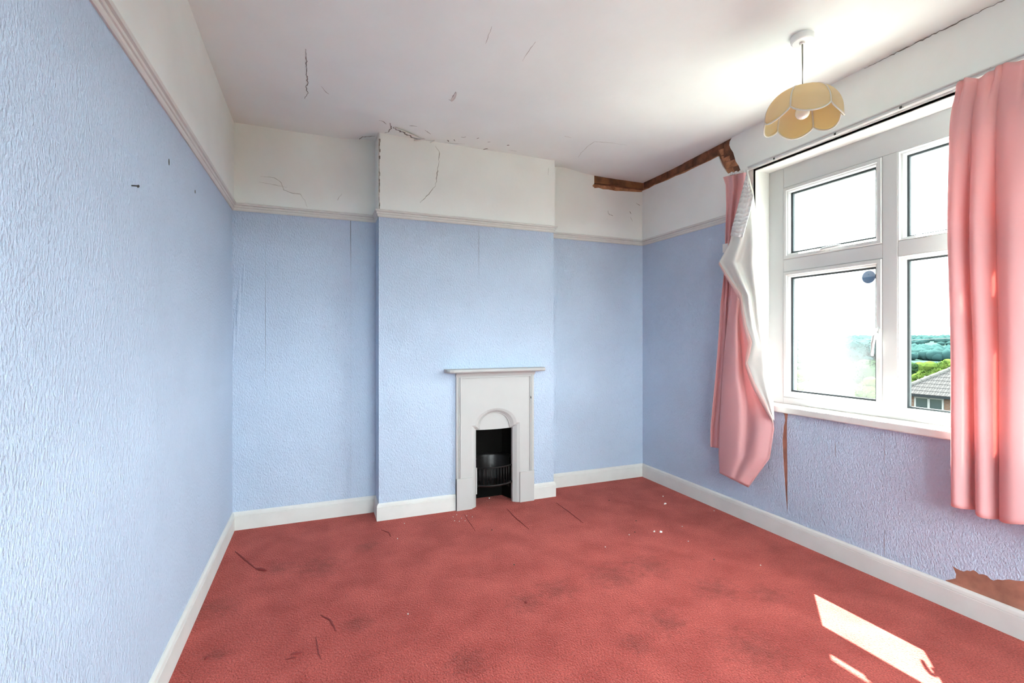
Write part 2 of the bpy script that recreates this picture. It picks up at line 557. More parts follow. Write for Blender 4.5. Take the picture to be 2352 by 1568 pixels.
# what shows in the gap: a timber batten above, crumbling plaster below
p0, p1 = BZ(1366, 419), BZ(1480, 434)
sheet_Y([(p0[0] - 0.02, p0[1]), (XR, p1[1] + 0.004), (XR, 2.63), (p0[0] - 0.02, 2.63)], YB, 0.006, 'timber_batten', 'timber', wb)
lipn = 16
lip = []
for k in range(lipn + 1):
    x = p0[0] - 0.03 + (XR - p0[0] + 0.03) * k / lipn
    lip.append((x, p0[1] - 0.012 + (p1[1] - p0[1]) * k / lipn + random.uniform(-0.003, 0.002)))
sheet_Y([(p0[0] - 0.03, p0[1] - 0.09), (XR, p1[1] - 0.09)] + lip[::-1], YB, 0.0075, 'plaster_lip', 'orange_plaster', wb)

# --- chimney breast paper (seam with an open slit at 1100 px) and frieze
sb = X_at(1100, BY)
def z_br(u, v): return onY(u, v, BY).z
FX0, FX1, FZ = 0.90, 1.45, 0.94
sheet_Y([(BX0, zb), (FX0, zb), (FX0, FZ), (sb - 0.0002, FZ), (sb - 0.0002, z_br(1100, 655)), (sb - 0.0035, z_br(1100, 580)), (sb - 0.0030, z_br(1100, 540)), (sb - 0.0008, zt), (BX0, zt)], BY, PT, 'wallpaper_strip', 'paper', wc)
sheet_Y([(sb, FZ), (FX1, FZ), (FX1, zb), (BX1, zb), (BX1, zt), (sb, zt)], BY, PT, 'wallpaper_strip', 'paper', wc)
sheet_Y(rect(BX0 - 0.004, BX1, RAIL1 - 0.01, 2.64), BY, FT, 'frieze', 'white', wc)
for X, sg in ((BX0, -1), (BX1, 1)):
    sheet_X(rect(BY - PT, YB, zb, zt), X, PT, 'wallpaper_strip', 'paper', wc, sg)
    sheet_X(rect(BY - FT, YB, RAIL1 - 0.01, 2.64), X, FT * 0.6, 'frieze', 'white', wc, sg)
# crumbling arris of the frieze, left edge of the breast
pts = []
for k in range(23):
    v = 318 + (488 - 318) * k / 22
    p = onY(868, v, BY - FT)
    pts.append(p.z)
mb = MB()
for a, b in zip(pts, pts[1:]):
    w = random.uniform(0.004, 0.012)
    mb.box((BX0 - 0.0046, BY - FT - 0.0012, a), (BX0 - 0.0046 + w, BY - FT + 0.002, b))
mb.build('chipped_edge', mat('crumbly_grey_plaster', (0.45, 0.43, 0.40), 0.95, bump=0.8, bscale=80, color2=(0.2, 0.18, 0.16), vscale=60), wc)

# --- window wall paper: strips left of and below the window
def RP(u, v):
    p = onX(u, v, XR)
    return (p.y, p.z)
ztW = WZ0 - 0.01
yA = RP(1655, 1100)[0]
tear = [(1810, 1190), (1806, 1150), (1803, 1110), (1799.5, 1060), (1797.5, 1010), (1800, 980), (1803.5, 965), (1802, 952)]
tear_r = [(1809.6, 1190), (1809, 1130), (1809, 1080), (1808.5, 1040), (1808, 1000), (1808.5, 965), (1810, 950)]
ySplit = WY1 + 0.0
# far strip, corner to 1655 px
sheet_X(rect(yA + 0.0003, YB, zb, zt), XR, PT, 'wallpaper_strip', 'paper', wr)
# strip behind the curtain, with the torn right edge below the sill
lft = [RP(*q) for q in tear]
sheet_X([(yA, zb), (yA, zt), (WY1, zt), (WY1, ztW), (lft[-1][0] + 0.03, ztW)] + lft[::-1] + [(lft[0][0], zb)], XR, PT, 'wallpaper_strip', 'paper', wr)
rgt = [RP(*q) for q in tear_r]
yB_ = RP(1870, 1100)[0]
sheet_X([(yB_ + 0.0008, zb), (rgt[0][0], zb)] + rgt + [(rgt[-1][0], ztW), (yB_ + 0.0008, ztW)], XR, PT, 'wallpaper_strip', 'paper', wr)
yC, yD = RP(1920, 1100)[0], RP(2032, 1100)[0]
a1, a2, a3 = RP(1919, 1005), RP(1917.5, 1030), RP(1919, 1065)
sheet_X([(yC, zb), (yB_, zb), (yB_, ztW), (yC, ztW), (yC, a1[1]), (yC + 0.004, a2[1]), (yC, a3[1])], XR, PT, 'wallpaper_strip', 'paper', wr)
sheet_X([(yD + 0.0006, zb), (yC - 0.0001, zb), (yC - 0.0001, ztW), (yD + 0.0006, ztW), (yD + 0.0008, RP(2032, 1010)[1]), (yD + 0.0025, RP(2032, 1040)[1]), (yD + 0.0008, RP(2032, 1080)[1]),
         (yD + 0.0008, RP(2032, 1200)[1]), (yD + 0.0035, RP(2032, 1250)[1])], XR, PT, 'wallpaper_strip', 'paper', wr)
torn = [(2172, 1332), (2184, 1330), (2194.6, 1328), (2196, 1318), (2191, 1307), (2187, 1298), (2191, 1301), (2198, 1305.5), (2206, 1309), (2214, 1312), (2222, 1309), (2229, 1311), (2236, 1308.7), (2243, 1312), (2249, 1318),
        (2258, 1318), (2268, 1321.5), (2275, 1329), (2282.5, 1332.6), (2292, 1330), (2303, 1331.7), (2318, 1330), (2335, 1333), (2352, 1334), (2380, 1340), (2440, 1352)]
tp = [RP(*q) for q in torn]
yE = tp[-1][0]
sheet_X([(yD - 0.0002, zb)] + [(tp[0][0], zb)] + tp + [(yE - 0.02, zb)] + [(yE - 0.02, ztW), (yD - 0.0002, ztW)], XR, PT, 'wallpaper_strip', 'paper', wr)
yG = yE - 0.021
sheet_X(rect(WY0, yG, zb, ztW), XR, PT, 'wallpaper_strip', 'paper', wr)
sheet_X(rect(YF, WY0, zb, zt), XR, PT, 'wallpaper_strip', 'paper', wr)
# --- window wall frieze with the fallen-plaster gap
def RZ(u, v):
    p = onX(u, v, XR - FT)
    return (p.y, p.z)
gap = [(1475, 438), (1490, 432.5), (1503, 425), (1516, 420), (1534, 413), (1552, 404), (1572, 397), (1590, 387.5), (1610, 378), (1630, 369), (1650, 358.7), (1654, 371), (1660, 383), (1667, 392.7), (1675, 402), (1680, 420)]
gp = [RZ(*q) for q in gap]
gap_r = [(1712, 420), (1702, 394), (1697, 381), (1690, 371), (1688, 364), (1684, 350), (1678, 341), (1675, 333), (1676, 325), (1682, 314)]
gr = [RZ(*q) for q in gap_r]
sheet_X([(YB, RAIL1 - 0.01), (YB, gp[0][1])] + gp[1:] + [(gp[-1][0], gr[0][1] - 0.02), (WY1 + 0.03, gr[0][1] - 0.02), (WY1 + 0.03, WZ1), (WY1, WZ1), (WY1, RAIL1 - 0.01)], XR, FT, 'frieze', 'white', wr)
sheet_X([(gr[0][0], gr[0][1] - 0.02)] + gr + [(gr[-1][0], 2.64), (YF, 2.64), (YF, WZ1), (WY1 + 0.03, WZ1), (WY1 + 0.03, gr[0][1] - 0.02)], XR, FT, 'frieze', 'white', wr)
sheet_X(rect(YF, WY0, RAIL1 - 0.01, WZ1), XR, FT, 'frieze', 'white', wr)
# old bricks showing in the gap
y = YB - 0.02
while y > gr[-1][0] + 0.02:
    w = random.uniform(0.09, 0.19)
    y1 = max(y - w, gr[-1][0] - 0.01)
    dz = random.uniform(-0.004, 0.004)
    th = random.uniform(0.001, 0.0085)
    zc = lerp_poly([(0, 2.425), (1, 2.44)], (YB - y) / 1.0)
    c = [(y1 + 0.004, zc + dz), (y - 0.002, zc + dz - random.uniform(0, 0.006)), (y - 0.001, 2.62), (y1 + 0.002, 2.62)]
    sheet_X(c, XR, th, 'brick', 'brick_in', wr)
    y = y1
# rough plaster edge under the bricks and down the side gap
mb = MB()
pl = [(q[0], q[1] - 0.03) for q in gp[:11]]
ph = [(q[0], q[1] + random.uniform(0.002, 0.014)) for q in gp[:11]]
mb.prism([(XR, a, b) for a, b in pl + ph[::-1]], (-0.0095, 0, 0))
mb.build('plaster_lip', 'orange_plaster', wr)
for k in range(5):
    v0 = 338 + k * 15
    ya0, za0 = RZ(1648 + k * 6, v0 + 6)
    ya1, za1 = RZ(1682 + k * 6, v0 - 4)
    yb0, zb0 = RZ(1654 + k * 6, v0 + 19)
    yb1, zb1 = RZ(1688 + k * 6, v0 + 9)
    ym, zm = (ya0 + ya1) / 2 + random.uniform(-.01, .01), (za0 + za1) / 2
    yn, zn = (yb0 + yb1) / 2 + random.uniform(-.01, .01), (zb0 + zb1) / 2
    sheet_X([(ya0, za0), (ym, zm), (yn, zn), (yb0, zb0)], XR, random.uniform(0.003, 0.008), 'plaster_chunk', 'orange_plaster', wr)
    sheet_X([(ym, zm), (ya1, za1), (yb1, zb1), (yn, zn)], XR, random.uniform(0.002, 0.008), 'plaster_chunk', 'orange_plaster' if k % 2 == 0 else 'brick_in', wr)

# --- skirting boards and picture rails: a profile swept along each run
def run(name, path, prof, m, label, cat, side):
    """path: plan points with mitred corners, wall on the side given; prof: (out, z)"""
    pts = [Vector((p[0], p[1])) for p in path]
    rings = []
    for i, p in enumerate(pts):
        dirs = []
        if i > 0: dirs.append((p - pts[i - 1]).normalized())
        if i < len(pts) - 1: dirs.append((pts[i + 1] - p).normalized())
        ns = [Vector((-d.y, d.x)) * side for d in dirs]
        n = ns[0] if len(ns) == 1 else (ns[0] + ns[1]) / (1 + ns[0].dot(ns[1]))
        rings.append([(p.x + n.x * o, p.y + n.y * o, z) for o, z in prof])
    o = MB().loft(rings, True, True).build(name, m)
    return structure(o, label, cat)
skp = [(0, 0), (0.016, 0), (0.016, 0.084), (0.013, 0.0855), (0.013, 0.0875), (0.0155, 0.089), (0.013, 0.102), (0.007, 0.110), (0, 0.112)]
rlp = [(0, RAIL0), (0.008, RAIL0), (0.012, RAIL0 + 0.006), (0.012, RAIL0 + 0.017), (0.017, RAIL0 + 0.019), (0.019, RAIL0 + 0.027), (0.0165, RAIL0 + 0.031), (0.024, RAIL0 + 0.034), (0.027, RAIL0 + 0.044), (0.022, RAIL1), (0.013, RAIL1), (0, RAIL1 - 0.006)]
run('baseboard_left', [(XL, YF), (XL, YB)], skp, 'gloss', 'white skirting board along the left blue wall', 'baseboard', -1)
run('baseboard_back', [(XL, YB), (BX0, YB), (BX0, BY), (0.879, BY)], skp, 'gloss', 'white skirting board stepping around the chimney breast left of the fireplace', 'baseboard', -1)
run('baseboard_alcove', [(1.470, BY), (BX1, BY), (BX1, YB), (XR, YB)], skp, 'gloss', 'white skirting board from the fireplace round into the right alcove', 'baseboard', -1)
run('baseboard_right', [(XR, YB), (XR, YF)], skp, 'gloss', 'white skirting board under the window', 'baseboard', -1)
run('trim_1', [(XL, YF), (XL, YB)], rlp, 'gloss', 'moulded white picture rail running along the left wall', 'picture rail', -1)
run('trim_2', [(XL, YB), (BX0, YB), (BX0, BY), (BX1, BY), (BX1, YB), (XR, YB)], rlp, 'gloss', 'moulded white picture rail stepping round the chimney breast', 'picture rail', -1)
run('trim_3', [(XR, YB), (XR, WY1 + 0.04)], rlp, 'gloss', 'short moulded white picture rail between right corner and curtain', 'picture rail', -1)

# --- unseen eaves and gutter, added to cut the sun patch on the floor
mb = MB()
mb.prism([(2.62, -2.2, 2.83), (3.20, -2.2, 2.80), (3.20, -2.2, 2.95), (2.62, -2.2, 3.30)], (0, 7.0, 0))
ev = structure(mb.build('sun_cut_eaves', 'gloss'), 'unseen eaves added outside over the window to cut the sun', 'roof')
MB().tube([(3.235, -2.2, 2.86), (3.235, 4.8, 2.86)], 0.037, 10).build('gutter', 'dark', ev)
mb = MB().box((XL - WT, YF - WT, TOP), (XR + WT, YB + WT, TOP + 0.08))
structure(mb.build('roof_deck', 'timber'), 'loft floor boards above the ceiling', 'roof')

# ------------------------------------------------------------------ window
FXP = 2.700                                    # room-side face of the frame
win = thing('window_1', (2.74, 1.32, WZ0), 'white plastic double-glazed window with opening casement', 'window', None, 'structure')
# reveal linings
mb = MB()
mb.box((XR - FT, WY1 - 0.004, WZ0 + 0.008), (FXP + 0.08, WY1 + 0.012, WZ1 + 0.012))
mb.build('reveal_lining', 'white', win)
MB().box((XR - FT, WY0, WZ1 - 0.004), (FXP + 0.08, WY1 - 0.004, WZ1 + 0.012)).build('reveal_lining', 'white', win)
MB().box((XR - FT, WY0 - 0.012, WZ0 + 0.008), (FXP + 0.08, WY0 + 0.004, WZ1)).build('reveal_lining', 'white', win)
MB().box((2.558, WY0 - 0.03, 0.748), (FXP + 0.02, WY1 + 0.005, 0.786)).build('window_sill', 'gloss', win, bevel=0.006)
cols = [(1.569, 2.136), (0.955, 1.500), (0.47, 0.885)]
rows = [(0.825, 1.607), (1.682, 2.132)]
OX = FXP + 0.07
cham = 0.012
def member(a, b, name):
    return MB().box(a, b).build(name, 'upvc', win, bevel=0.003)
member((FXP, 2.136, 0.786), (OX, WY1 - 0.004, WZ1 - 0.004), 'frame_jamb')
member((FXP, WY0 + 0.004, 0.786), (OX, 0.47, WZ1 - 0.004), 'frame_jamb')
member((FXP, 0.47, 2.132), (OX, 2.136, WZ1 - 0.004), 'frame_head')
member((FXP, 0.47, 0.786), (OX, 2.136, 0.825), 'frame_bottom_rail')
member((FXP - 0.001, 1.500, 0.812), (OX, 1.569, 2.132), 'mullion')
member((FXP - 0.001, 0.885, 0.812), (OX, 0.955, 2.132), 'mullion')
for (y0, y1) in cols:
    member((FXP, y0, 1.607), (OX, y1, 1.682), 'transom')
# welded V joint where the mullion meets the bottom rail, and mitre at the crossing
for yc in (1.5345, 0.92):
    MB().prism([(FXP - 0.0025, yc - 0.034, 0.832), (FXP - 0.0025, yc + 0.034, 0.832), (FXP - 0.0025, yc, 0.796)], (0.004, 0, 0)).build('weld_joint', 'upvc', win)
# trims: narrow bright lips round each light
def light(ci, ri, opening, pane_mat):
    y0, y1 = cols[ci]
    z0, z1 = rows[ri]
    if opening:
        s = MB()
        s.ring(y0 + 0.003, y1 - 0.003, z0 + 0.003, z1 - 0.003,
               [(0, OX), (0, FXP - 0.004), (0.003, FXP - 0.008), (0.019, FXP - 0.008), (0.022, FXP - 0.003), (0.029, FXP + 0.001), (0.031, FXP + 0.008), (0.035, FXP + 0.020), (0.035, OX)])
        sash = s.build('sash', 'upvc', win)
        ins = 0.038
        MB().ring(y0 - 0.0, y1 + 0.0, z0, z1, [(-0.0005, FXP - 0.0006), (0.003, FXP - 0.0008), (0.003, FXP + 0.01), (-0.0005, FXP + 0.01)]).build('seal', 'seal', sash)
    else:
        s = MB()
        s.ring(y0, y1, z0, z1, [(0, OX), (0, FXP + 0.001), (0.004, FXP + 0.001), (0.008, FXP + 0.012), (0.015, FXP + 0.016), (0.018, FXP + 0.022), (0.018, OX)])
        sash = s.build('glazing_bead', 'upvc', win)
        ins = 0.018
    gx = FXP + 0.024
    if not opening:
        gx = FXP + 0.05
    MB().ring(y0, y1, z0, z1, [(ins - 0.001, gx - 0.006), (ins + 0.009, gx - 0.003), (ins + 0.009, gx + 0.012), (ins - 0.001, gx + 0.012)]).build('gasket', 'gasket', sash)
    MB().box((gx, y0 + ins, z0 + ins), (gx + 0.004, y1 - ins, z1 - ins)).build('pane', pane_mat, sash)
    return sash
sUL = light(0, 1, True, 'glass')
sLL = light(0, 0, True, 'mist')
light(1, 1, False, 'glass'); light(1, 0, False, 'glass')
light(2, 1, True, 'glass'); light(2, 0, True, 'glass')
# unseen window added behind the viewer to let in fill daylight
win2 = thing('fill_window', ((VX0 + VX1) / 2, YF - 0.16, VZ0), 'white window added behind the viewer for fill daylight', 'window', None, 'structure')
def member2(a, b, name, m='upvc'):
    return MB().box(a, b).build(name, m, win2)
yA2, yB2 = YF - 0.20, YF - 0.13
member2((VX0, yA2, VZ0), (VX0 + 0.07, yB2, VZ1), 'frame_jamb')
member2((VX1 - 0.07, yA2, VZ0), (VX1, yB2, VZ1), 'frame_jamb')
member2((VX0 + 0.07, yA2, VZ1 - 0.07), (VX1 - 0.07, yB2, VZ1), 'frame_head')
member2((VX0 + 0.07, yA2, VZ0), (VX1 - 0.07, yB2, VZ0 + 0.05), 'frame_bottom_rail')
for xm in (VX0 + 0.67, VX1 - 0.67):
    member2((xm - 0.03, yA2, VZ0 + 0.05), (xm + 0.03, yB2, VZ1 - 0.07), 'mullion')
for xa, xb in ((VX0 + 0.07, VX0 + 0.64), (VX0 + 0.70, VX1 - 0.70), (VX1 - 0.64, VX1 - 0.07)):
    member2((xa, yA2 + 0.03, VZ0 + 0.05), (xb, yA2 + 0.034, VZ1 - 0.07), 'pane', 'glass')
MB().box((VX0 - 0.02, YF - 0.14, VZ0 - 0.035), (VX1 + 0.02, YF + 0.03, VZ0)).build('window_sill', 'gloss', win2)

# handles
def handle(c, along, sash):
    """espagnolette handle: base plate and cranked lever"""
    c = Vector(c)
    a = Vector(along).normalized()
    n = Vector((-1, 0, 0))
    s = a.cross(n)
    mb = MB()
    vs = []
    hw, hl = 0.012, 0.030
    pl = [c + s * hw + a * hl, c - s * hw + a * hl, c - s * hw - a * hl, c + s * hw - a * hl]
    mb.prism(pl, n * 0.010)
    path = [c + n * 0.006, c + n * 0.030, c + n * 0.036 + a * 0.012, c + n * 0.040 + a * 0.05, c + n * 0.037 + a * 0.09, c + n * 0.034 + a * 0.112]
    mb.tube(path, [0.009, 0.009, 0.0095, 0.009, 0.008, 0.006], 8)
    return mb.build('handle', 'upvc', sash, True)
handle((FXP - 0.008, 1.583, 1.215), (0, 0.10, -1), sLL)
handle((FXP - 0.008, 1.868, 1.700), (0, -1, 0.04), sUL)
# disc stuck to the lower pane
dc = Vector((FXP + 0.0235, 1.650, 1.5205))
rr = 0.0345
disc = thing('window_disc', dc, 'round pale blue disc stuck to the misted lower pane', 'disc')
mb = MB()
N = 28
def arc(a0, a1, n, r, x):
    return [Vector((x, dc.y - r * math.cos(a0 + (a1 - a0) * i / n), dc.z + r * math.sin(a0 + (a1 - a0) * i / n))) for i in range(n + 1)]
MB().prism(arc(0, 2 * PI * (N - 1) / N, N - 1, rr, dc.x), (-0.002, 0, 0)).build('face', 'disc', disc)
MB().prism(arc(PI, 2 * PI, 16, rr * 0.97, dc.x - 0.002), (-0.0012, 0, 0)).build('lower_half', 'disc2', disc)
MB().prism([p + Vector((0, 0, 0.014)) for p in arc(0, 2 * PI * 7 / 8, 7, 0.0022, dc.x - 0.002)], (-0.001, 0, 0)).build('dot', 'disc2', disc)

# ------------------------------------------------------------------ curtain track
tr = thing('curtain_track', (2.565, 2.29, 2.29), 'white curtain track fixed above the window', 'curtain track')
mb = MB()
mb.loft([[(XR - FT - 0.001, y, z1 + 0.004), (XR - FT - 0.001, y, z0 + 0.004), (2.566, y, z0), (2.560, y, z0 + 0.006), (2.560, y, z0 + 0.011), (2.567, y, z0 + 0.014), (2.567, y, z0 + 0.020), (2.560, y, z0 + 0.024), (2.560, y, z1 - 0.003), (2.566, y, z1)]
         for y, z0, z1 in ((2.285, 2.270, 2.302), (0.25, 2.292, 2.324))], True, True)
mb.build('rail', 'track', tr)
for u in (1778, 1918, 2069):
    p = onX(u, 0, 2.56)
    z = 2.270 + (2.285 - p.y) / 2.035 * 0.022
    MB().box((2.5585, p.y - 0.006, z + 0.004), (2.5615, p.y + 0.006, z + 0.016)).build('glider', 'dark', tr, bevel=0.001)
    MB().box((2.556, p.y - 0.013, z + 0.001), (2.562, p.y - 0.007, z + 0.013)).build('glider_loop', 'upvc', tr, bevel=0.001)

# ------------------------------------------------------------------ curtains
def patch(rowsL, rowsR, nu, nv, fx, rag=None):
    """cloth patch between two pixel polylines (same count); fx(s,t) gives X in metres"""
    mb = MB()
    n = len(rowsL)
    vs = []
    for j in range(nv + 1):
        t = j / nv
        k = min(int(t * (n - 1)), n - 2)
        w = t * (n - 1) - k
        L = Vector(rowsL[k]).lerp(Vector(rowsL[k + 1]), w)
        Rr = Vector(rowsR[k]).lerp(Vector(rowsR[k + 1]), w)
        for i in range(nu + 1):
            s = i / nu
            q = L.lerp(Rr, s)
            vs.append(onX(q.x, q.y, fx(s, t, False)))
    fs = []
    for j in range(nv):
        for i in range(nu):
            a = j * (nu + 1) + i
            fs.append((a, a + 1, a + nu + 2, a + nu + 1))
    return mb.add(vs, fs)
def resample(pl, n):
    """resample polyline evenly in y-order arc length"""
    d = [0]
    for a, b in zip(pl, pl[1:]):
        d.append(d[-1] + math.hypot(b[0] - a[0], b[1] - a[1]))
    out = []
    for i in range(n):
        t = d[-1] * i / (n - 1)
        for k in range(len(d) - 1):
            if t <= d[k + 1] + 1e-9:
                w = (t - d[k]) / max(1e-9, d[k + 1] - d[k])
                out.append((pl[k][0] + (pl[k + 1][0] - pl[k][0]) * w, pl[k][1] + (pl[k + 1][1] - pl[k][1]) * w))
                break
    return out

lc = thing('curtain', (2.55, 2.27, 0.35), 'half-unhooked pink curtain left of the window, twisted to show its cream lining', 'curtain', 'pink window curtains')
# pink edge strip hanging straight down against the wall
fl = [(1661, 407), (1667, 425), (1668, 470), (1666, 540), (1664, 620), (1655, 700), (1650, 780), (1644, 860), (1637, 930), (1632, 985), (1632, 1026)]
fr_ = [(1714, 394), (1712, 425), (1702, 465), (1690, 530), (1685, 620), (1685, 700), (1684, 780), (1680, 860), (1676, 930), (1670, 985), (1666, 1031)]
def f_edge(s, t, mid):
    b = 2.545 - 0.015 * t
    if mid: return b
    head = max(0, 1 - t / 0.06)
    return b - 0.018 * math.cos(s * PI * 4.6 + 0.5 + 0.6 * t) * (0.7 + 0.3 * head) - 0.012 * math.sin(s * 2.2 * PI + t * 3) - 0.01 * s
patch(fl, fr_, 36, 70, f_edge).build('edge_fold', 'pink', lc, True, solid=0.003)
# front fall, billowing to the pointed hem
bl = [(1690, 560), (1683, 640), (1672, 720), (1664, 800), (1659, 870), (1655, 930), (1652, 990), (1651, 1040), (1653, 1086)]
br = [(1715, 575), (1712, 660), (1716, 740), (1732, 800), (1748, 865), (1772, 930), (1778, 985), (1768, 1052), (1719, 1119)]
def f_front(s, t, mid):
    b = 2.505
    if mid: return b
    belly = 0.045 * math.sin(PI * min(1, s * 1.05)) * sstep(0.1, 0.9, t)
    crease = 0.040 * math.exp(-((s - (0.60 - 0.10 * t)) / 0.10) ** 2) * sstep(0.12, 0.4, t) * (1 - 0.6 * sstep(0.75, 1.0, t))
    return b - belly + crease + 0.006 * math.sin(s * 9 + t * 5) * (1 - t * 0.4) + 0.03 * s * s * (1 - t)
patch(bl, br, 44, 80, f_front).build('front_fold', 'pink', lc, True, solid=0.003)
# lining turned outwards
ll = [(1715, 398), (1706, 440), (1694, 482), (1683, 525), (1676, 557), (1652, 601), (1678, 642), (1703, 674), (1707, 705), (1714, 745), (1728, 785), (1722, 815), (1716, 832), (1734, 880), (1756, 920), (1776, 962)]
lr = [(1718, 398), (1730, 440), (1735, 482), (1739, 525), (1741, 560), (1742, 602), (1742, 645), (1743, 685), (1745, 720), (1750, 760), (1757, 795), (1764, 830), (1769, 865), (1773, 895), (1776, 925), (1778, 965)]
def f_lin(s, t, mid):
    b = 2.475
    if mid: return b
    fan = 0.016 * math.sin(s * 13 + 1.2 - 3 * t) * math.exp(-((t - 0.36) / 0.20) ** 2)
    low = 0.006 * math.sin(s * 8 + 6 * t) * sstep(0.4, 0.6, t)
    return b + fan + low + 0.05 * s * s - 0.012 * math.sin(PI * s)
patch(ll, lr, 36, 90, f_lin).build('lining', 'lining', lc, True, solid=0.003)
# folded pink hem along the lining's lower edge
hl_ = [(1652, 601), (1678, 642), (1703, 674), (1707, 705), (1714, 745), (1728, 785), (1722, 815), (1716, 832), (1734, 880), (1756, 920), (1776, 962)]
hr_ = [(1651, 606), (1675, 650), (1699, 688), (1702, 712), (1708, 750), (1719, 790), (1713, 818), (1711, 838), (1727, 886), (1750, 929), (1775, 972)]
def f_hem(s, t, mid):
    b = 2.468
    return b if mid else b - 0.006 * math.sin(PI * s)
patch(hl_, hr_, 6, 60, f_hem).build('hem', cloth('pale_pink_hem', (0.80, 0.60, 0.57), (0.9, 0.6, 0.55), 0.3), lc, True, solid=0.003)
# ruched heading tape
tl_ = [(1715.5, 394), (1708, 425), (1700, 455), (1690, 492), (1682, 520), (1678, 541)]
tr_ = [(1718, 394), (1723, 425), (1730.5, 449), (1722, 488), (1715, 513), (1706, 545)]
def f_tape(s, t, mid):
    b = 2.455
    if mid: return b
    return b - 0.007 * abs(math.sin(t * PI * 15 + 0.5 * math.sin(s * 9))) - 0.003 * math.cos(s * 2 * PI * 3) - 0.01 * math.sin(PI * s)
patch(tl_, tr_, 18, 150, f_tape).build('heading_tape', 'tape', lc, True, solid=0.003)
# loose tape frill at the hook, and the little white tag
mb = MB()
for k in range(9):
    p = onX(1676 + k * 5, 401 - k * 0.9, 2.53)
    mb.box((2.522, p.y - 0.010, p.z - 0.004), (2.53, p.y + 0.004, p.z + 0.007 + 0.006 * (k % 2)))
mb.build('tape_frill', 'tape', lc)
a, b = onX(1660, 561, 2.50), onX(1672, 578, 2.50)
MB().box((2.4985, a.y, a.z), (2.500, b.y, b.z)).build('care_tag', 'tape', lc)

# right curtain with pinch pleats
rc = thing('curtain', (2.55, 0.85, 0.40), 'pink pleated curtain hanging straight at the right edge of the photo', 'curtain', 'pink window curtains')
Y0r, Y1r = 1.212, 0.52
nu, nv = 190, 90
pleats = [0.028, 0.13, 0.235, 0.345, 0.46, 0.575, 0.665]
valleys = [0.0, 0.078, 0.155, 0.295, 0.40, 0.52, 0.62, 0.692]
mb = MB()
vs = []
for j in range(nv + 1):
    t = j / nv
    for i in range(nu + 1):
        s = i / nu
        yy = s * (Y0r - Y1r)
        # fold depth between valleys
        k = max(q for q in range(len(valleys) - 1) if valleys[q] <= yy + 1e-9)
        w = (yy - valleys[k]) / (valleys[k + 1] - valleys[k])
        fold = math.sin(PI * min(1, max(0, w))) ** 0.75
        amp = 0.024 + 0.046 * sstep(0.03, 0.35, t)
        pin = sum(math.exp(-((yy - p) / 0.008) ** 2) for p in pleats) * math.exp(-(t / 0.055) ** 2) * 0.020
        x = 2.552 - amp * fold + pin + 0.006 * math.sin(yy * 40 + t * 4) * sstep(0.1, 0.5, t)
        ztop = 2.272 + 0.012 * math.sin(yy * 50) + (2.285 - (Y0r - yy)) / 2.035 * 0.022
        zbot = 0.474 + 0.010 * math.sin(yy * 24 + 1) + 0.02 * yy
        yr = Y0r - yy
        sway = 0.010 * math.sin(PI * min(1, t * 1.6)) * (1 - s) - 0.012 * t * (1 - s) - 0.02 * math.exp(-(t / 0.05) ** 2) * (1 - s)
        vs.append((x, yr + sway, ztop + (zbot - ztop) * t))
fs = []
for j in range(nv):
    for i in range(nu):
        a = j * (nu + 1) + i
        fs.append((a, a + 1, a + nu + 2, a + nu + 1))
mb.add(vs, fs)
mb.build('drape', 'pink', rc, True, solid=0.003)
mb = None
for (ya_, yb_) in ((Y0r - 0.012, onX(2262, 700, 2.56).y), (onX(2275, 700, 2.56).y, onX(2322, 700, 2.56).y), (onX(2336, 700, 2.56).y, Y1r + 0.01)):  # unseen lining strips, gaps placed so bright stripes glow through the drape
    vs, fs = [], []
    for j in range(31):
        t = j / 30
        for i in range(21):
            q = i / 20
            vs.append((2.563 + 0.003 * math.sin(q * 9 + ya_ * 30), ya_ + (yb_ - ya_) * q, 2.22 + (0.52 - 2.22) * t))
    for j in range(30):
        for i in range(20):
            a = j * 21 + i
            fs.append((a, a + 1, a + 22, a + 21))
    MB().add(vs, fs).build('lining', 'lining', rc, True, solid=0.002)
for p in pleats:
    y = Y0r - p
    zt_ = 2.288 + (2.285 - y) / 2.035 * 0.022
    hk = MB().tube([(2.558, y, zt_ - 0.03), (2.553, y, zt_ - 0.005), (2.556, y, zt_ + 0.006), (2.562, y, zt_ + 0.002)], 0.0018, 6)
    hk.build('hook', 'upvc', rc)

# ------------------------------------------------------------------ pendant lamp
rp = on_ceiling(1843, 84)
lx, ly, lz = rp
lamp = thing('pendant_lamp', (lx, ly, lz), 'cream petal-shaped fabric shade with white piping hanging from ceiling', 'pendant lamp')
MB().lathe([(0.0, lz + 0.002), (0.0475, lz + 0.002), (0.049, lz - 0.008), (0.046, lz - 0.024), (0.040, lz - 0.027), (0.012, lz - 0.028), (0.010, lz - 0.036), (0.0, lz - 0.036)], (lx, ly, 0), 32).build('ceiling_rose', 'plastic', lamp, bevel=0.001)
dl = lx * SN + ly * CS
def z_l(v): return CAM_Z + (CY - v) / F_PX * dl
zt_s = z_l(205)
MB().tube([(lx, ly, lz - 0.03), (lx + 0.001, ly, (lz + zt_s) / 2), (lx, ly, zt_s - 0.005)], 0.0032, 8).build('flex', 'flex', lamp, True)
MB().lathe([(0.0, zt_s + 0.006), (0.008, zt_s + 0.006), (0.016, zt_s), (0.018, zt_s - 0.012), (0.017, zt_s - 0.05), (0.021, zt_s - 0.052), (0.021, zt_s - 0.06), (0.0, zt_s - 0.06)], (lx, ly, 0), 20).build('lamp_holder', 'plastic', lamp, True)
bz = zt_s - 0.105
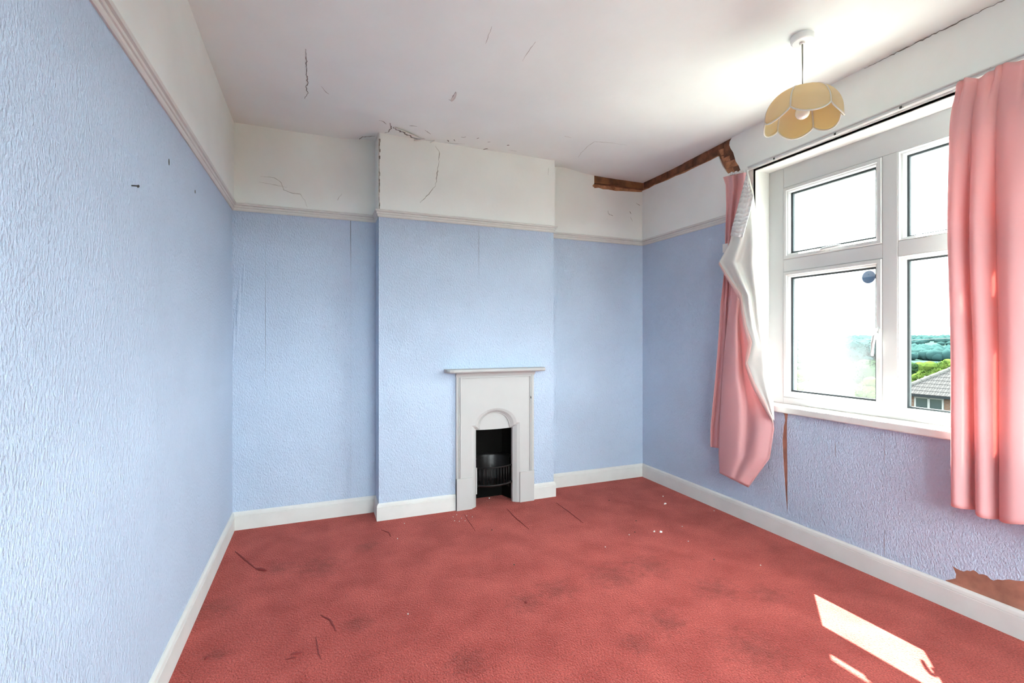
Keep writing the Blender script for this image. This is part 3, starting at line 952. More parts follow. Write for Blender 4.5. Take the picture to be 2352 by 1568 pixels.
MB().lathe([(0.0, zt_s - 0.055), (0.013, zt_s - 0.057), (0.015, zt_s - 0.07), (0.024, zt_s - 0.083), (0.0295, bz), (0.0285, bz - 0.012), (0.022, bz - 0.023), (0.011, bz - 0.029), (0.0, bz - 0.030)], (lx, ly, 0), 24).build('bulb', 'bulb', lamp, True)
view = math.atan2(-ly, -lx)
RS, HS = 0.152, 0.118
def shade_pt(phi, t):
    a = t * PI / 2
    r = 0.036 + (RS - 0.036) * math.sin(min(a, PI / 2 * 1.25)) ** 0.9 if t <= 1 else RS + 0.004 * (t - 1)
    z = zt_s - 0.006 - HS * (1 - math.cos(a)) if t <= 1 else zt_s - 0.006 - HS - (t - 1) * HS * 1.45
    return Vector((lx + r * math.cos(phi), ly + r * math.sin(phi), z))
NP = 6
# angles measured from the direction of the viewer, increasing towards the viewer's right
for k in range(NP):
    a0 = math.radians(-17 + 60 * k)
    mb = MB()
    nu, nv = 14, 16
    vs = []
    def pt(s, t):
        phi = view + (a0 + math.radians(60) * s)
        tm = 1.02 + 0.22 * math.sin(PI * s) ** 0.75
        p = shade_pt(phi, t * tm)
        c = Vector((lx, ly, p.z))
        return c + (p - c) * (1 + 0.035 * math.sin(PI * s) * t)
    for j in range(nv + 1):
        for i in range(nu + 1):
            vs.append(pt(i / nu, j / nv))
    fs = []
    for j in range(nv):
        for i in range(nu):
            a = j * (nu + 1) + i
            fs.append((a, a + 1, a + nu + 2, a + nu + 1))
    pan = mb.add(vs, fs).build('shade_panel', 'shade', lamp, True, solid=0.0012)
    edge = [pt(0, j / nv) for j in range(nv + 1)] + [pt(i / nu, 1) for i in range(1, nu + 1)]
    MB().tube(edge, 0.0034, 6).build('piping', 'piping', pan, True)
MB().tube([shade_pt(2 * PI * k / 24, 0.0) for k in range(25)], 0.003, 6).build('shade_ring', 'piping', lamp, True)

# ------------------------------------------------------------------ fireplace
FY = 3.200                                       # front of the plate
fp = thing('fireplace', (1.174, BY, 0), 'small white painted cast-iron bedroom fireplace with arched hood', 'fireplace')
x0, x1 = 0.881, 1.468
hx0, hx1, hz = 0.990, 1.356, 0.580               # splayed recess, outer
ox0, ox1, oz = 1.031, 1.310, 0.541               # opening
cx = (hx0 + hx1) / 2
ra = 0.156
def outer_arch(r, zc, n=20):
    return [(cx + r * math.cos(PI * i / n), zc + 0.72 * r * math.sin(PI * i / n)) for i in range(n + 1)]   # right to left
archo = outer_arch(ra, hz)
outl = [(x0, 0), (x0, 0.955), (x1, 0.955), (x1, 0), (hx1, 0), (hx1, hz)] + archo + [(hx0, hz), (hx0, 0)]
sheet_Y(outl, BY - PT, BY - PT - FY, 'surround_plate', 'iron', fp)
# splay from plate to opening
inner_r = 0.117
so = [(hx1, 0.0), (hx1, hz)] + archo + [(hx0, hz), (hx0, 0.0)]
archi = [(cx + inner_r * math.cos(PI * i / 20), 0.545 + 0.98 * inner_r * math.sin(PI * i / 20)) for i in range(21)]
si = [(ox1, 0.0), (ox1, 0.545)] + archi + [(ox0, 0.545), (ox0, 0.0)]
mb = MB()
r0 = [(x, FY + 0.0005, z) for x, z in so]
r1 = [(x * 0.55 + X * 0.45, FY + 0.008, z * 0.55 + Z * 0.45) for (x, z), (X, Z) in zip(so, si)]
r2 = [(x, FY + 0.030, z) for x, z in si]
r3 = [(x, FY + 0.055, z) for x, z in si]
mb.loft([r0, r1, r2, r3], False)
mb.build('splayed_frame', 'iron', fp)
# bead round the inner arch and the hood plate
MB().tube([(x, FY + 0.030, z) for x, z in archi], 0.0035, 8).build('arch_bead', 'iron', fp, True)
hood = []
for i in range(13):
    t = i / 12
    hood.append((ox0 - 0.002 + (ox1 - ox0 + 0.004) * t, oz - 0.004 * math.sin(PI * t)))
mb = MB()
mb.prism([(x, FY + 0.036, z) for x, z in [(p[0], p[1]) for p in hood] + [(ox1 + 0.002, 0.56)] + [(cx + 0.118 * math.cos(PI * i / 20), 0.545 + 0.985 * 0.118 * math.sin(PI * i / 20)) for i in range(1, 20)] + [(ox0 - 0.002, 0.56)]], (0, 0.008, 0))
mb.build('arched_hood', 'iron', fp)
# raised border moulding: sides and top, double bead
for ins, w, th in ((0.013, 0.006, 0.006), (0.024, 0.009, 0.009)):
    mb = MB()
    a, b, c, d = x0 + ins, x0 + ins + w, x1 - ins - w, x1 - ins
    z0, z1, z2 = 0.222, 0.945 - ins - w, 0.945 - ins
    mb.prism([(a, FY, z0), (a, FY, z2), (d, FY, z2), (d, FY, z0), (c, FY, z0), (c, FY, z1), (b, FY, z1), (b, FY, z0)], (0, -th, 0))
    mb.build('border_moulding', 'iron', fp, bevel=0.0025)
for a, b in ((x0, hx0 + 0.002), (hx1 - 0.002, x1)):
    MB().box((a, FY - 0.009, 0), (b, BY - PT, 0.220)).build('plinth_block', 'iron', fp, bevel=0.002)
for a, b in ((hx0 - 0.006, ox0), ):
    pass
# mantel shelf
prof = [(3.226, 0.955), (3.125, 0.955), (3.116, 0.960), (3.112, 0.967), (3.114, 0.974), (3.122, 0.979), (3.226, 0.979)]
mb = MB()
mb.loft([[(x, y + dy, z) for (y, z), dy in zip(prof, [0] + [off] * 5 + [0])] for x, off in ((0.800, 0.085), (0.803, 0.035), (0.815, 0.010), (0.84, 0.0), (1.50, 0.0), (1.525, 0.010), (1.537, 0.035), (1.540, 0.085))], True, True)
mb.build('mantel_shelf', 'iron', fp)
MB().prism([(3.226, 0.930), (3.170, 0.955), (3.226, 0.955)] and [(x0 - 0.004, 3.224, 0.925), (x0 - 0.004, 3.196, 0.925), (x0 - 0.004, 3.176, 0.955), (x0 - 0.004, 3.224, 0.955)], (x1 - x0 + 0.008, 0, 0)).build('shelf_moulding', 'iron', fp)
# firebox
mb = MB()
bx0, bx1, by = HX0 + 0.004, HX1 - 0.004, YB - 0.006
mb.add([(bx0, FY + 0.05, 0), (bx1, FY + 0.05, 0), (bx1 - 0.05, by, 0), (bx0 + 0.05, by, 0),
        (bx0, FY + 0.05, HZ - 0.01), (bx1, FY + 0.05, HZ - 0.01), (bx1 - 0.05, by, HZ - 0.01), (bx0 + 0.05, by, HZ - 0.01)],
       [(0, 3, 7, 4), (3, 2, 6, 7), (2, 1, 5, 6), (4, 7, 6, 5)])
mb.build('firebox', 'black', fp, solid=0.004)
# curved fireback ledge
mb = MB()
rings = []
for i in range(13):
    a = PI * i / 12
    c, s = math.cos(a), math.sin(a)
    rings.append([(cx + 0.125 * c, FY + 0.06 + 0.115 * s, 0.10), (cx + 0.125 * c, FY + 0.06 + 0.115 * s, 0.315), (cx + 0.137 * c, FY + 0.055 + 0.130 * s, 0.335), (cx + 0.145 * c, FY + 0.055 + 0.138 * s, 0.335)])
mb.loft(rings, False)
mb.build('fireback', 'castiron', fp, True)
# bowed grate: two rails and upright bars
def bow(t, z): return (ox0 + 0.004 + (ox1 - ox0 - 0.008) * t, FY + 0.042 - 0.050 * math.sin(PI * t), z)
gr_ = MB().tube([bow(i / 16, 0.268 + 0.004 * math.sin(PI * i / 16)) for i in range(17)], 0.0055, 8)
grate = gr_.build('grate', 'castiron', fp, True)
MB().tube([bow(i / 16, 0.145) for i in range(17)], 0.009, 8).build('bottom_rail', 'castiron', grate, True)
for k in range(1, 11):
    b0, b1 = bow(k / 11, 0.145), bow(k / 11, 0.270)
    MB().tube([b0, b1], 0.0036, 6).build('grate_bar', 'castiron', grate, True)
MB().prism([bow(i / 12, 0.135) for i in range(13)] + [(ox1, FY + 0.16, 0.135), (ox0, FY + 0.16, 0.135)], (0, 0, 0.008)).build('ash_plate', 'castiron', grate)
MB().box((ox0 - 0.002, FY + 0.022, 0.09), (ox0 + 0.006, FY + 0.034, 0.275)).build('side_bracket', 'iron', fp)
# chip in the paint on the right border
p = onY(1219.5, 912, FY - 0.010)
MB().prism([(p.x - 0.003, FY - 0.0095, p.z + 0.012), (p.x + 0.002, FY - 0.0095, p.z + 0.004), (p.x + 0.002, FY - 0.0095, p.z - 0.010), (p.x - 0.004, FY - 0.0095, p.z - 0.006)], (0, -0.0012, 0)).build('paint_chip', 'dark', fp)

# ------------------------------------------------------------------ cracks, flakes, holes
def ribbon(pts, wid, nrm):
    """tapering irregular crack ribbon through 3D points lying on a surface with normal nrm"""
    P = []
    for a, b in zip(pts, pts[1:]):
        n = max(2, int((b - a).length / 0.012))
        for i in range(n):
            P.append(a.lerp(b, i / n))
    P.append(pts[-1])
    nrm = Vector(nrm)
    L, R_ = [], []
    for i, p in enumerate(P):
        t = (P[min(i + 1, len(P) - 1)] - P[max(i - 1, 0)]).normalized()
        s = t.cross(nrm).normalized()
        w = wid * (0.35 + 0.65 * math.sin(PI * (i + 0.5) / len(P))) * random.uniform(0.45, 1.15) / 2
        o = s * random.uniform(-wid, wid) * 0.5
        L.append(p + o + s * w)
        R_.append(p + o - s * w)
    n = len(P)
    return MB().add(L + R_, [(i, i + 1, n + i + 1, n + i) for i in range(n - 1)])
def ceil_crack(px, wid, m='crack'):
    ribbon([on_ceiling(u, v, 0.0012) for u, v in px], wid, (0, 0, -1)).build('crack', m, ceiling)
def wall_crack(px, Y, wid, parent, m='crack'):
    ribbon([onY(u, v, Y - 0.0008) for u, v in px], wid, (0, -1, 0)).build('crack', m, parent)
for px, w, m in [
    ([(701, 112), (704, 140), (703, 165), (707, 190), (702, 200), (708, 213), (700, 226)], 0.006, 'crack'),
    ([(737, 197), (748, 210), (756, 216)], 0.004, 'crack_pale'),
    ([(870, 276), (880, 278), (888, 285)], 0.005, 'crack'), ([(896, 282), (899, 292), (893, 302), (884, 305)], 0.008, 'crack'),
    ([(940, 288), (958, 290)], 0.006, 'crack'), ([(976, 298), (985, 304), (989, 308)], 0.005, 'crack'),
    ([(1060, 315), (1070, 314)], 0.010, 'crack'), ([(1095, 318), (1100, 316)], 0.008, 'crack'), ([(1110, 343), (1120, 341)], 0.016, 'crack'),
    ([(1164, 333), (1170, 333)], 0.012, 'crack'), ([(1120, 326), (1126, 325)], 0.006, 'crack'), ([(1028, 321), (1031, 325)], 0.008, 'crack'), ([(1042, 320), (1045, 324)], 0.008, 'crack'),
    ([(1020, 326), (1040, 329), (1068, 330)], 0.004, 'crack_pale'), ([(1168, 344), (1188, 347)], 0.004, 'crack_pale'),
    ([(1328, 361), (1335, 350), (1352, 334), (1366, 325), (1400, 327), (1440, 333)], 0.004, 'crack_pale'),
    ([(1297, 312), (1312, 316)], 0.004, 'crack_pale'), ([(1200, 140), (1212, 120), (1230, 95)], 0.003, 'crack_pale'), ([(1115, 100), (1130, 60)], 0.003, 'crack_pale'),
    ([(823, 322), (833, 314), (862, 312)], 0.008, 'crack'),
    ([(1030, 228), (1036, 231), (1041, 222), (1046, 210)], 0.006, 'crack'),
]:
    ceil_crack(px, w, m)
for px, w, m in [
    ([(1000, 335), (1009, 348), (1008, 372)], 0.005, 'crack_pale'), ([(1008, 372), (1006, 385), (1003, 405), (1001, 425)], 0.007, 'crack_pale'), ([(1001, 425), (990, 440), (965, 465)], 0.005, 'crack_pale'),
    ([(1260, 385), (1259, 402)], 0.003, 'crack_pale'), ]:
    wall_crack(px, BY - FT, w, wc, m)
for px, w, m in [
    ([(524, 306), (525, 340), (524, 375), (526, 420), (529, 452)], 0.006, 'crack'), ([(598, 405), (630, 408), (645, 418), (652, 436), (668, 443), (690, 446), (700, 460), (706, 476)], 0.003, 'crack_pale'),
    ([(786, 445), (779, 452), (776, 460)], 0.003, 'crack_pale'), ([(595, 418), (660, 430)], 0.002, 'crack_pale'),
    ([(1396, 484), (1399, 493), (1408, 495)], 0.004, 'crack'), ([(1446, 485), (1450, 491)], 0.005, 'crack'), ([(1461, 466), (1470, 472)], 0.004, 'crack'), ([(1448, 498), (1453, 508)], 0.003, 'crack_pale')]:
    wall_crack(px, YB - FT, w, wb, m)
# open joint between ceiling and window wall
px = [(2352, -22), (2292, 8), (2230, 40), (2150, 76), (2105, 98), (2060, 118), (2010, 144), (1985, 152)]
jp = []
for u, v in px:
    z = 2.56
    p = onX(u, v, XR - FT - 0.001)
    p.z = ceil_z(XR, p.y) - 0.004
    jp.append(p)
ribbon(jp, 0.006, (-1, 0, 0)).build('crack', 'crack', wr)
# peeling flakes of ceiling paint: thin curled strips hanging from one edge
def flake(a, b, wdir, wid, curl, name='paint_flake'):
    a, b = Vector(a), Vector(b)
    wd = Vector(wdir).normalized()
    mb = MB()
    rows = []
    for i in range(9):
        t = i / 8
        p = a.lerp(b, t)
        w = wid * math.sin(PI * (0.12 + 0.8 * t)) ** 0.7
        row = []
        for k in range(6):
            q = k / 5
            ang = q * curl
            row.append(p + wd * (w * math.sin(ang) / curl) + Vector((0, 0, -1)) * (w * (1 - math.cos(ang)) / curl + 0.0005))
        rows.append(row)
    mb.loft(rows, False)
    mb.build(name, 'chip', ceiling, True, solid=0.0012)
flake(on_ceiling(905, 292), on_ceiling(965, 318), (0.2, -1, 0), 0.045, 1.0)
ceil_crack([(901, 292), (925, 303), (950, 316), (960, 320)], 0.018, 'crack')
flake(on_ceiling(940, 322), on_ceiling(975, 318), (0.1, -1, 0), 0.03, 1.3)
flake(on_ceiling(984, 328), on_ceiling(999, 322), (-0.6, -0.6, 0), 0.02, 1.6)
flake(on_ceiling(1034, 231), on_ceiling(1046, 211), (0.8, 0.2, 0), 0.018, 0.8)
# nail holes and nails on the left wall
for (u, v, h_) in ((388, 372, 0.012), (448, 440, 0.008)):
    p = onX(u, v, XL + PT)
    ring_ = [Vector((XL + PT, p.y + 0.006 * math.cos(a), p.z + h_ * math.sin(a))) for a in [2 * PI * k / 10 for k in range(10)]]
    MB().prism(ring_, (0.0008, 0, 0)).build('nail_hole', 'dark', wl)
p = onX(303, 427, XL + PT)
nail = MB().tube([(XL + 0.001, p.y - 0.004, p.z), (XL + 0.016, p.y - 0.002, p.z + 0.001), (XL + 0.017, p.y, p.z + 0.001)], [0.002, 0.002, 0.0045], 8)
tag(nail.build('nail', 'dark'), 'small dark nail sticking out of the left blue wall', 'nail')
ribbon([onX(u, v, XL + PT + 0.0006) for u, v in [(225, 282), (270, 325), (310, 365), (342, 398)]], 0.003, (1, 0, 0)).build('paper_crease', mat('crease_blue', (0.45, 0.56, 0.74), 0.8), wl)

# ------------------------------------------------------------------ carpet: seams, ridges and burns
def seam(px, r, m='seam', name='carpet_seam', zoff=-0.0005):
    P = []
    for a, b in zip(px, px[1:]):
        for i in range(8):
            P.append((a[0] + (b[0] - a[0]) * i / 8, a[1] + (b[1] - a[1]) * i / 8))
    P.append(px[-1])
    pts = []
    for u, v in P:
        p = onZ(u, v, 0.0)
        pts.append((p.x + random.uniform(-.0015, .0015), p.y, zoff))
    MB().tube(pts, [r * (0.5 + 0.5 * math.sin(PI * i / (len(pts) - 1))) for i in range(len(pts))], 6).build(name, m, floor, True)
seam([(1164, 1168), (1185, 1190), (1215, 1215)], 0.0045)
seam([(1277, 1154), (1305, 1174), (1340, 1201)], 0.0045)
seam([(1066, 1180), (1092, 1220)], 0.003)
seam([(540, 1266), (560, 1283), (590, 1308)], 0.0055)
seam([(590, 1306), (612, 1311)], 0.011)
seam([(875, 1216), (893, 1223), (898, 1232)], 0.0045)
seam([(726, 1462), (730, 1490), (736, 1514)], 0.0035)
seam([(668, 1503), (694, 1498)], 0.006, 'seam', 'burn_mark')
seam([(656, 1514), (682, 1509)], 0.004, 'seam', 'burn_mark')
seam([(736, 1412), (760, 1425), (772, 1450)], 0.005)
seam([(470, 1515), (482, 1507)], 0.007, 'seam', 'burn_mark')
seam([(1207, 1386), (1210, 1380)], 0.007, 'seam', 'burn_mark')

# debris on the carpet
def crumb(u, v, L, W, H, rot, m, label, group):
    p = onZ(u, v, 0.0)
    mb = MB()
    n = 7
    r0 = []
    for k in range(n):
        a = 2 * PI * k / n
        q = random.uniform(0.7, 1.1)
        x, y = L / 2 * q * math.cos(a), W / 2 * q * math.sin(a)
        r0.append(Vector((p.x + x * math.cos(rot) - y * math.sin(rot), p.y + x * math.sin(rot) + y * math.cos(rot), 0.0)))
    c = Vector((p.x, p.y, 0))
    r1 = [c + (q - c) * 0.8 + Vector((0, 0, H * random.uniform(0.7, 1.2))) for q in r0]
    mb.loft([r0, r1], True, True)
    # own origin at the base of the crumb
    o = mb.build('paint_crumb' if m == 'chip' else 'grit', m)
    me = o.data
    for vtx in me.vertices:
        vtx.co -= c
    o.location = c
    tag(o, label, 'debris', group)
crumb(1528, 1157, 0.034, 0.014, 0.006, 0.2, 'chip', 'longest white paint crumb, lying on the carpet near the right corner', 'white crumbs on the carpet')
crumb(1523, 1140, 0.012, 0.008, 0.005, 0.8, 'chip', 'tiny white crumb just above the longest crumb near the right corner', 'white crumbs on the carpet')
crumb(1503, 1221, 0.014, 0.012, 0.008, 0.1, 'chip', 'left of two white crumbs lying side by side mid carpet', 'white crumbs on the carpet')
crumb(1518, 1222, 0.020, 0.012, 0.008, -0.2, 'chip', 'right of two white crumbs lying side by side mid carpet', 'white crumbs on the carpet')
for (u, v) in ((1041, 1187), (1049, 1182), (1060, 1190), (1072, 1184), (1068, 1196), (1085, 1187), (1055, 1197), (1044, 1196)):
    crumb(u, v, 0.007, 0.005, 0.003, random.random() * 3, 'chip', 'small paint crumb in the scatter left of the fireplace opening', 'crumbs scattered before the fireplace')
crumb(1124, 1144, 0.012, 0.009, 0.005, 0.4, 'chip', 'pale crumb lying inside the fireplace opening', 'white crumbs on the carpet')
SPECK = {(1445, 1228): 'tiny white speck left of the pair of white crumbs', (1581, 1243): 'tiny white speck right of and below the crumb pair', (1390, 1256): 'tiny white speck in front of the right alcove, mid carpet',
         (1567, 1209): 'tiny white speck right of and above the crumb pair', (1640, 1173): 'tiny white speck nearest the skirting under the left curtain', (1747, 1298): 'tiny white speck before the skirting below the window',
         (929, 1202): 'tiny white speck right by the skirting left of the fireplace', (913, 1237): 'tiny white speck in front of the chimney breast left corner', (937, 1410): 'tiny white speck alone in the left foreground carpet'}
for (u, v) in ((1445, 1228), (1581, 1243), (1390, 1256), (1567, 1209), (1640, 1173), (1747, 1298), (929, 1202), (913, 1237), (937, 1410)):
    crumb(u, v, 0.008, 0.006, 0.003, random.random() * 3, 'chip', SPECK[(u, v)], 'white specks on open carpet')
GRIT = {(1461, 1196): 'dark speck of grit upper left of the crumb pair', (1458, 1222): 'dark speck of grit directly left of the crumb pair', (1399, 1149): 'dark speck of grit closest to the right alcove skirting',
        (1640, 1285): 'dark speck of grit furthest right on the carpet', (1130, 1217): 'dark speck of grit in front of the fireplace', (1181, 1297): 'dark speck of grit near the middle of the carpet'}
for (u, v) in ((1461, 1196), (1458, 1222), (1399, 1149), (1640, 1285), (1130, 1217), (1181, 1297)):
    crumb(u, v, 0.010, 0.008, 0.004, random.random() * 3, 'brown_chip', GRIT[(u, v)], 'dark grit on the carpet')

# ------------------------------------------------------------------ outside
def G(x, y):
    d = math.hypot(x, y)
    z = -3.0 - 4.0 * sstep(4, 28, d) - 2.0 * sstep(28, 90, d)
    z += 8.0 * sstep(170, 470, d)
    return z
M['grass'] = mat('rough_grass', (0.022, 0.032, 0.009), 0.95, color2=(0.03, 0.034, 0.018), vscale=0.25, spec=0.0)
M['bounce_ground'] = mat('pale_bounce_ground', (0.27, 0.27, 0.255), 0.9, var=0.15, vscale=0.6, spec=0.0)  # unseen pale ground, added to bounce daylight up to the ceiling
M['hill'] = mat('hazed_wooded_hillside', (0.0135, 0.0285, 0.0255), 0.95, color2=(0.0195, 0.0360, 0.0300), vscale=0.02, spec=0.0)  # blue-green of distance haze put into the base colour
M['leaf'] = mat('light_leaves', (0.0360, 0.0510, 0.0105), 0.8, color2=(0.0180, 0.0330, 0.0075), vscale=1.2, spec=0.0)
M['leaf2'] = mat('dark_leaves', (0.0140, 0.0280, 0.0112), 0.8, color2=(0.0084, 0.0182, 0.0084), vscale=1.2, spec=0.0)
M['leaf3'] = mat('hazed_far_leaves', (0.0135, 0.0284, 0.0270), 0.9, color2=(0.0095, 0.0216, 0.0216), vscale=0.05, spec=0.0)  # leaf green shifted to blue to stand in for distance haze
M['bark'] = mat('bark', (0.02, 0.015, 0.01), 0.9, spec=0.0)
M['tile'] = mat('concrete_roof_tile', (0.0333, 0.0315, 0.0315), 0.85, spec=0.0, var=0.3, vscale=3)
M['ridge'] = mat('ridge_tile', (0.0475, 0.0456, 0.0437), 0.9, spec=0.0, var=0.2, vscale=6)
M['pave'] = mat('pale_paving', (0.060, 0.058, 0.055), 0.9, var=0.3, vscale=0.3, spec=0.0)
M['hwhite'] = mat('white_house_window', (0.0975, 0.0975, 0.0975), 0.5, spec=0.0)
M['hpane'] = mat('dark_house_pane', (0.008, 0.012, 0.015), 0.15)
M['gut'] = mat('dark_gutter', (0.008, 0.009, 0.010), 0.5, spec=0.0)
M['far_wall'] = mat('pale_far_render', (0.0840, 0.0812, 0.0784), 0.9, spec=0.0)
def brick_mat():
    m = bpy.data.materials.new('house_brick')
    m.use_nodes = True
    nt = m.node_tree
    b = nt.nodes['Principled BSDF']
    b.inputs['Roughness'].default_value = 0.9
    b.inputs['Specular IOR Level'].default_value = 0.0
    br = nd(nt, 'ShaderNodeTexBrick')
    br.inputs['Color1'].default_value = (0.052, 0.028, 0.019, 1)
    br.inputs['Color2'].default_value = (0.040, 0.020, 0.014, 1)
    br.inputs['Mortar'].default_value = (0.05, 0.045, 0.04, 1)
    br.inputs['Scale'].default_value = 1.0
    br.inputs['Brick Width'].default_value = 0.225
    br.inputs['Row Height'].default_value = 0.085
    br.inputs['Mortar Size'].default_value = 0.012
    uv = nd(nt, 'ShaderNodeUVMap')
    nt.links.new(uv.outputs[0], br.inputs[0])
    nt.links.new(br.outputs[0], b.inputs['Base Color'])
    return m
M['hbrick'] = brick_mat()
# ground
mb = MB()
vs, fs = [], []
NR, NA = 60, 120
for i in range(NR + 1):
    r = 4.6 * (700 / 4.6) ** (i / NR)
    for j in range(NA + 1):
        a = 2 * PI * j / NA
        x, y = r * math.cos(a), r * math.sin(a)
        hh = 3.0 * noise.noise(Vector((x * 0.006, y * 0.006, 0))) * sstep(150, 400, r)
        vs.append((x + 0.0, y, G(x, y) + hh))
for i in range(NR):
    for j in range(NA):
        a = i * (NA + 1) + j
        fs.append((a, a + 1, a + NA + 2, a + NA + 1))
mb.add(vs, fs)
gnd = structure(mb.build('ground', 'grass', smooth=True), 'sloping ground outside falling away from the house', 'ground')
# wooded far ground and the added pale bounce ground round this house
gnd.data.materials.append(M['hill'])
gnd.data.materials.append(M['bounce_ground'])
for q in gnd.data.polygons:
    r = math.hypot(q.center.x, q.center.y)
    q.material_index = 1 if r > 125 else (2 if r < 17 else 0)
# pale road or yard seen through the misted pane
mb = MB()
L_, R_ = [], []
for k in range(20):
    t = k / 19
    d = 55 + 75 * t
    pl, pr = atD(1810 - 40 * t, 900, d), atD(2010 - 30 * t, 900, d)
    L_.append((pl.x, pl.y, G(pl.x, pl.y) + 0.06))
    R_.append((pr.x, pr.y, G(pr.x, pr.y) + 0.06))
mb.loft([L_, R_], False)
structure(mb.build('ground_road', 'pave', smooth=True), 'pale road beyond the misted window pane', 'road')

def leaf_cloud(mb, c, r, n, size, flat=0.8):
    for _ in range(n):
        th = random.uniform(0, 2 * PI)
        ph = math.acos(random.uniform(-0.75, 1))
        q = random.uniform(0.72, 1.0)
        d = Vector((math.sin(ph) * math.cos(th), math.sin(ph) * math.sin(th), math.cos(ph) * flat))
        p = Vector(c) + d * r * q
        a = Vector((random.gauss(0, 1), random.gauss(0, 1), random.gauss(0, 1))).normalized()
        b = a.cross(d + Vector((0.01, 0.02, 0.03))).normalized()
        s = size * random.uniform(0.6, 1.3)
        mb.add([p - a * s, p + b * s * 0.6, p + a * s, p - b * s * 0.6], [(0, 1, 2, 3)])
def ico(mb, c, r, sub=2, flat=0.85, amp=0.18):
    bm = bmesh.new()
    bmesh.ops.create_icosphere(bm, subdivisions=sub, radius=1.0)
    vs = []
    for v in bm.verts:
        k = 1 + amp * noise.noise(v.co * 2.6 + Vector(c))
        vs.append(Vector(c) + Vector((v.co.x * r * k, v.co.y * r * k, v.co.z * r * k * flat)))
    fs = [tuple(v.index for v in f.verts) for f in bm.faces]
    bm.free()
    mb.add(vs, fs)
def tree(u, vtop, d, width_px, m, label, kind='round', group='trees outside the window'):
    top = atD(u, vtop, d)
    gz = G(top.x, top.y)
    w = width_px / F_PX * d / 2
    h = top.z - gz
    t = thing('tree', (top.x, top.y, gz), label, 'tree', group)
    MB().tube([(top.x, top.y, gz - 0.2), (top.x + 0.1, top.y, gz + h * 0.3), (top.x, top.y, gz + h * 0.6)], [w * 0.10, w * 0.08, w * 0.05], 8).build('trunk', 'bark', t)
    mb = MB()
    random.seed(int(u * 7 + d))
    n = 11 if kind == 'round' else 6
    for k in range(n):
        if kind == 'round':
            a = 2 * PI * k / n * 2.4
            rr = w * random.uniform(0.35, 0.62)
            zz = gz + h * 0.35 + (h * 0.65 - rr) * random.uniform(0.1, 1.0)
            lim = w * (1.05 - 0.45 * max(0, (zz - gz) / h - 0.4))
            c = (top.x + (lim - rr) * math.cos(a) * random.uniform(0.6, 1), top.y + (lim - rr) * math.sin(a) * random.uniform(0.6, 1), zz)
        else:
            rr = w * (1.0 - 0.6 * k / n)
            c = (top.x + random.uniform(-.1, .1) * w, top.y, gz + h * (0.2 + 0.72 * k / n))
        ico(mb, c, rr * 0.86, 2, 0.9)
        leaf_cloud(mb, c, rr, 260, rr * 0.11 + 0.05, 0.95)
    ico(mb, (top.x, top.y, top.z - w * 0.42), w * 0.42)
    mb.build('foliage', m, t)
    return t
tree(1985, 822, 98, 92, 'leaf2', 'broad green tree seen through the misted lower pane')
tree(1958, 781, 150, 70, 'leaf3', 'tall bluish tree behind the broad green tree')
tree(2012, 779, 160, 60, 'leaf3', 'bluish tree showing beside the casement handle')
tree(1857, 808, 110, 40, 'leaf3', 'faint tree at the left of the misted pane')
tree(1836, 778, 90, 14, 'leaf2', 'thin dark tree at the left edge of the misted pane', 'column')
tree(1832, 850, 60, 40, 'leaf', 'pale green bush at the bottom left of the misted pane')
tree(2000, 862, 66, 70, 'leaf', 'yellow-green bush low in the misted pane')
tree(2093, 830, 56, 34, 'leaf2', 'dark green tree behind the tiled roof, next to the mullion')
tree(2135, 827, 60, 66, 'leaf', 'yellow-green tree rising behind the tiled roof')
tree(2105, 856, 48, 44, 'leaf', 'light green bush just above the roof hip')
tree(2112, 829, 74, 60, 'leaf', 'middle yellow-green tree behind the tiled roof')
tree(2160, 829, 76, 60, 'leaf2', 'darker tree between the yellow-green ones behind the roof')
tree(2178, 822, 66, 50, 'leaf', 'yellow-green tree behind the roof beside the right curtain')
# wooded hillside: nobody could count these crowns
FAR = [atD(u, v, d) for u, v, d in ((2110, 787, 330), (2140, 808, 260), (2157, 811, 250), (2172, 800, 280), (2126, 812, 240), (2168, 773, 430), (1922, 838, 120))]
mb = MB()
random.seed(11)
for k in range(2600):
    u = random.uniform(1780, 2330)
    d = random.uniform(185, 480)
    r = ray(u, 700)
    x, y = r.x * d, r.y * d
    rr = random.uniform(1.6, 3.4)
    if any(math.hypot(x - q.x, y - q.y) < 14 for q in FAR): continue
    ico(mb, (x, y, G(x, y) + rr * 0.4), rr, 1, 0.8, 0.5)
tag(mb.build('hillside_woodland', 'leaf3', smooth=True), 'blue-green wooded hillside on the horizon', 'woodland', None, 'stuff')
# far houses on the hillside
random.seed(5)
for k, (u, v, d, w) in enumerate(((2110, 787, 330, 9), (2140, 808, 260, 8), (2157, 811, 250, 10), (2172, 800, 280, 10), (2126, 812, 240, 8), (2168, 773, 430, 12))):
    p = atD(u, v, d)
    ww = w / F_PX * d / 2
    t = thing('far_house', (p.x, p.y, p.z - 2), ['lone pale house highest on the wooded hillside left of the others', 'small pale house low on the hillside above the yellow trees', 'pale house between two others low on the hillside', 'pale house beside the right curtain, halfway up the hill',
                                              'leftmost pale house low on the hillside', 'wide pale roof on the hill skyline'][k], 'house', 'far houses on the hillside')
    MB().box((p.x - ww, p.y - ww, G(p.x, p.y) - 1), (p.x + ww, p.y + ww, p.z)).build('wall', 'far_wall', t)
    MB().prism([(p.x - ww * 1.1, p.y - ww * 1.1, p.z), (p.x + ww * 1.1, p.y - ww * 1.1, p.z), (p.x, p.y - ww * 1.1, p.z + ww * 0.7)], (0, 2.2 * ww, 0)).build('roof', 'tile', t)
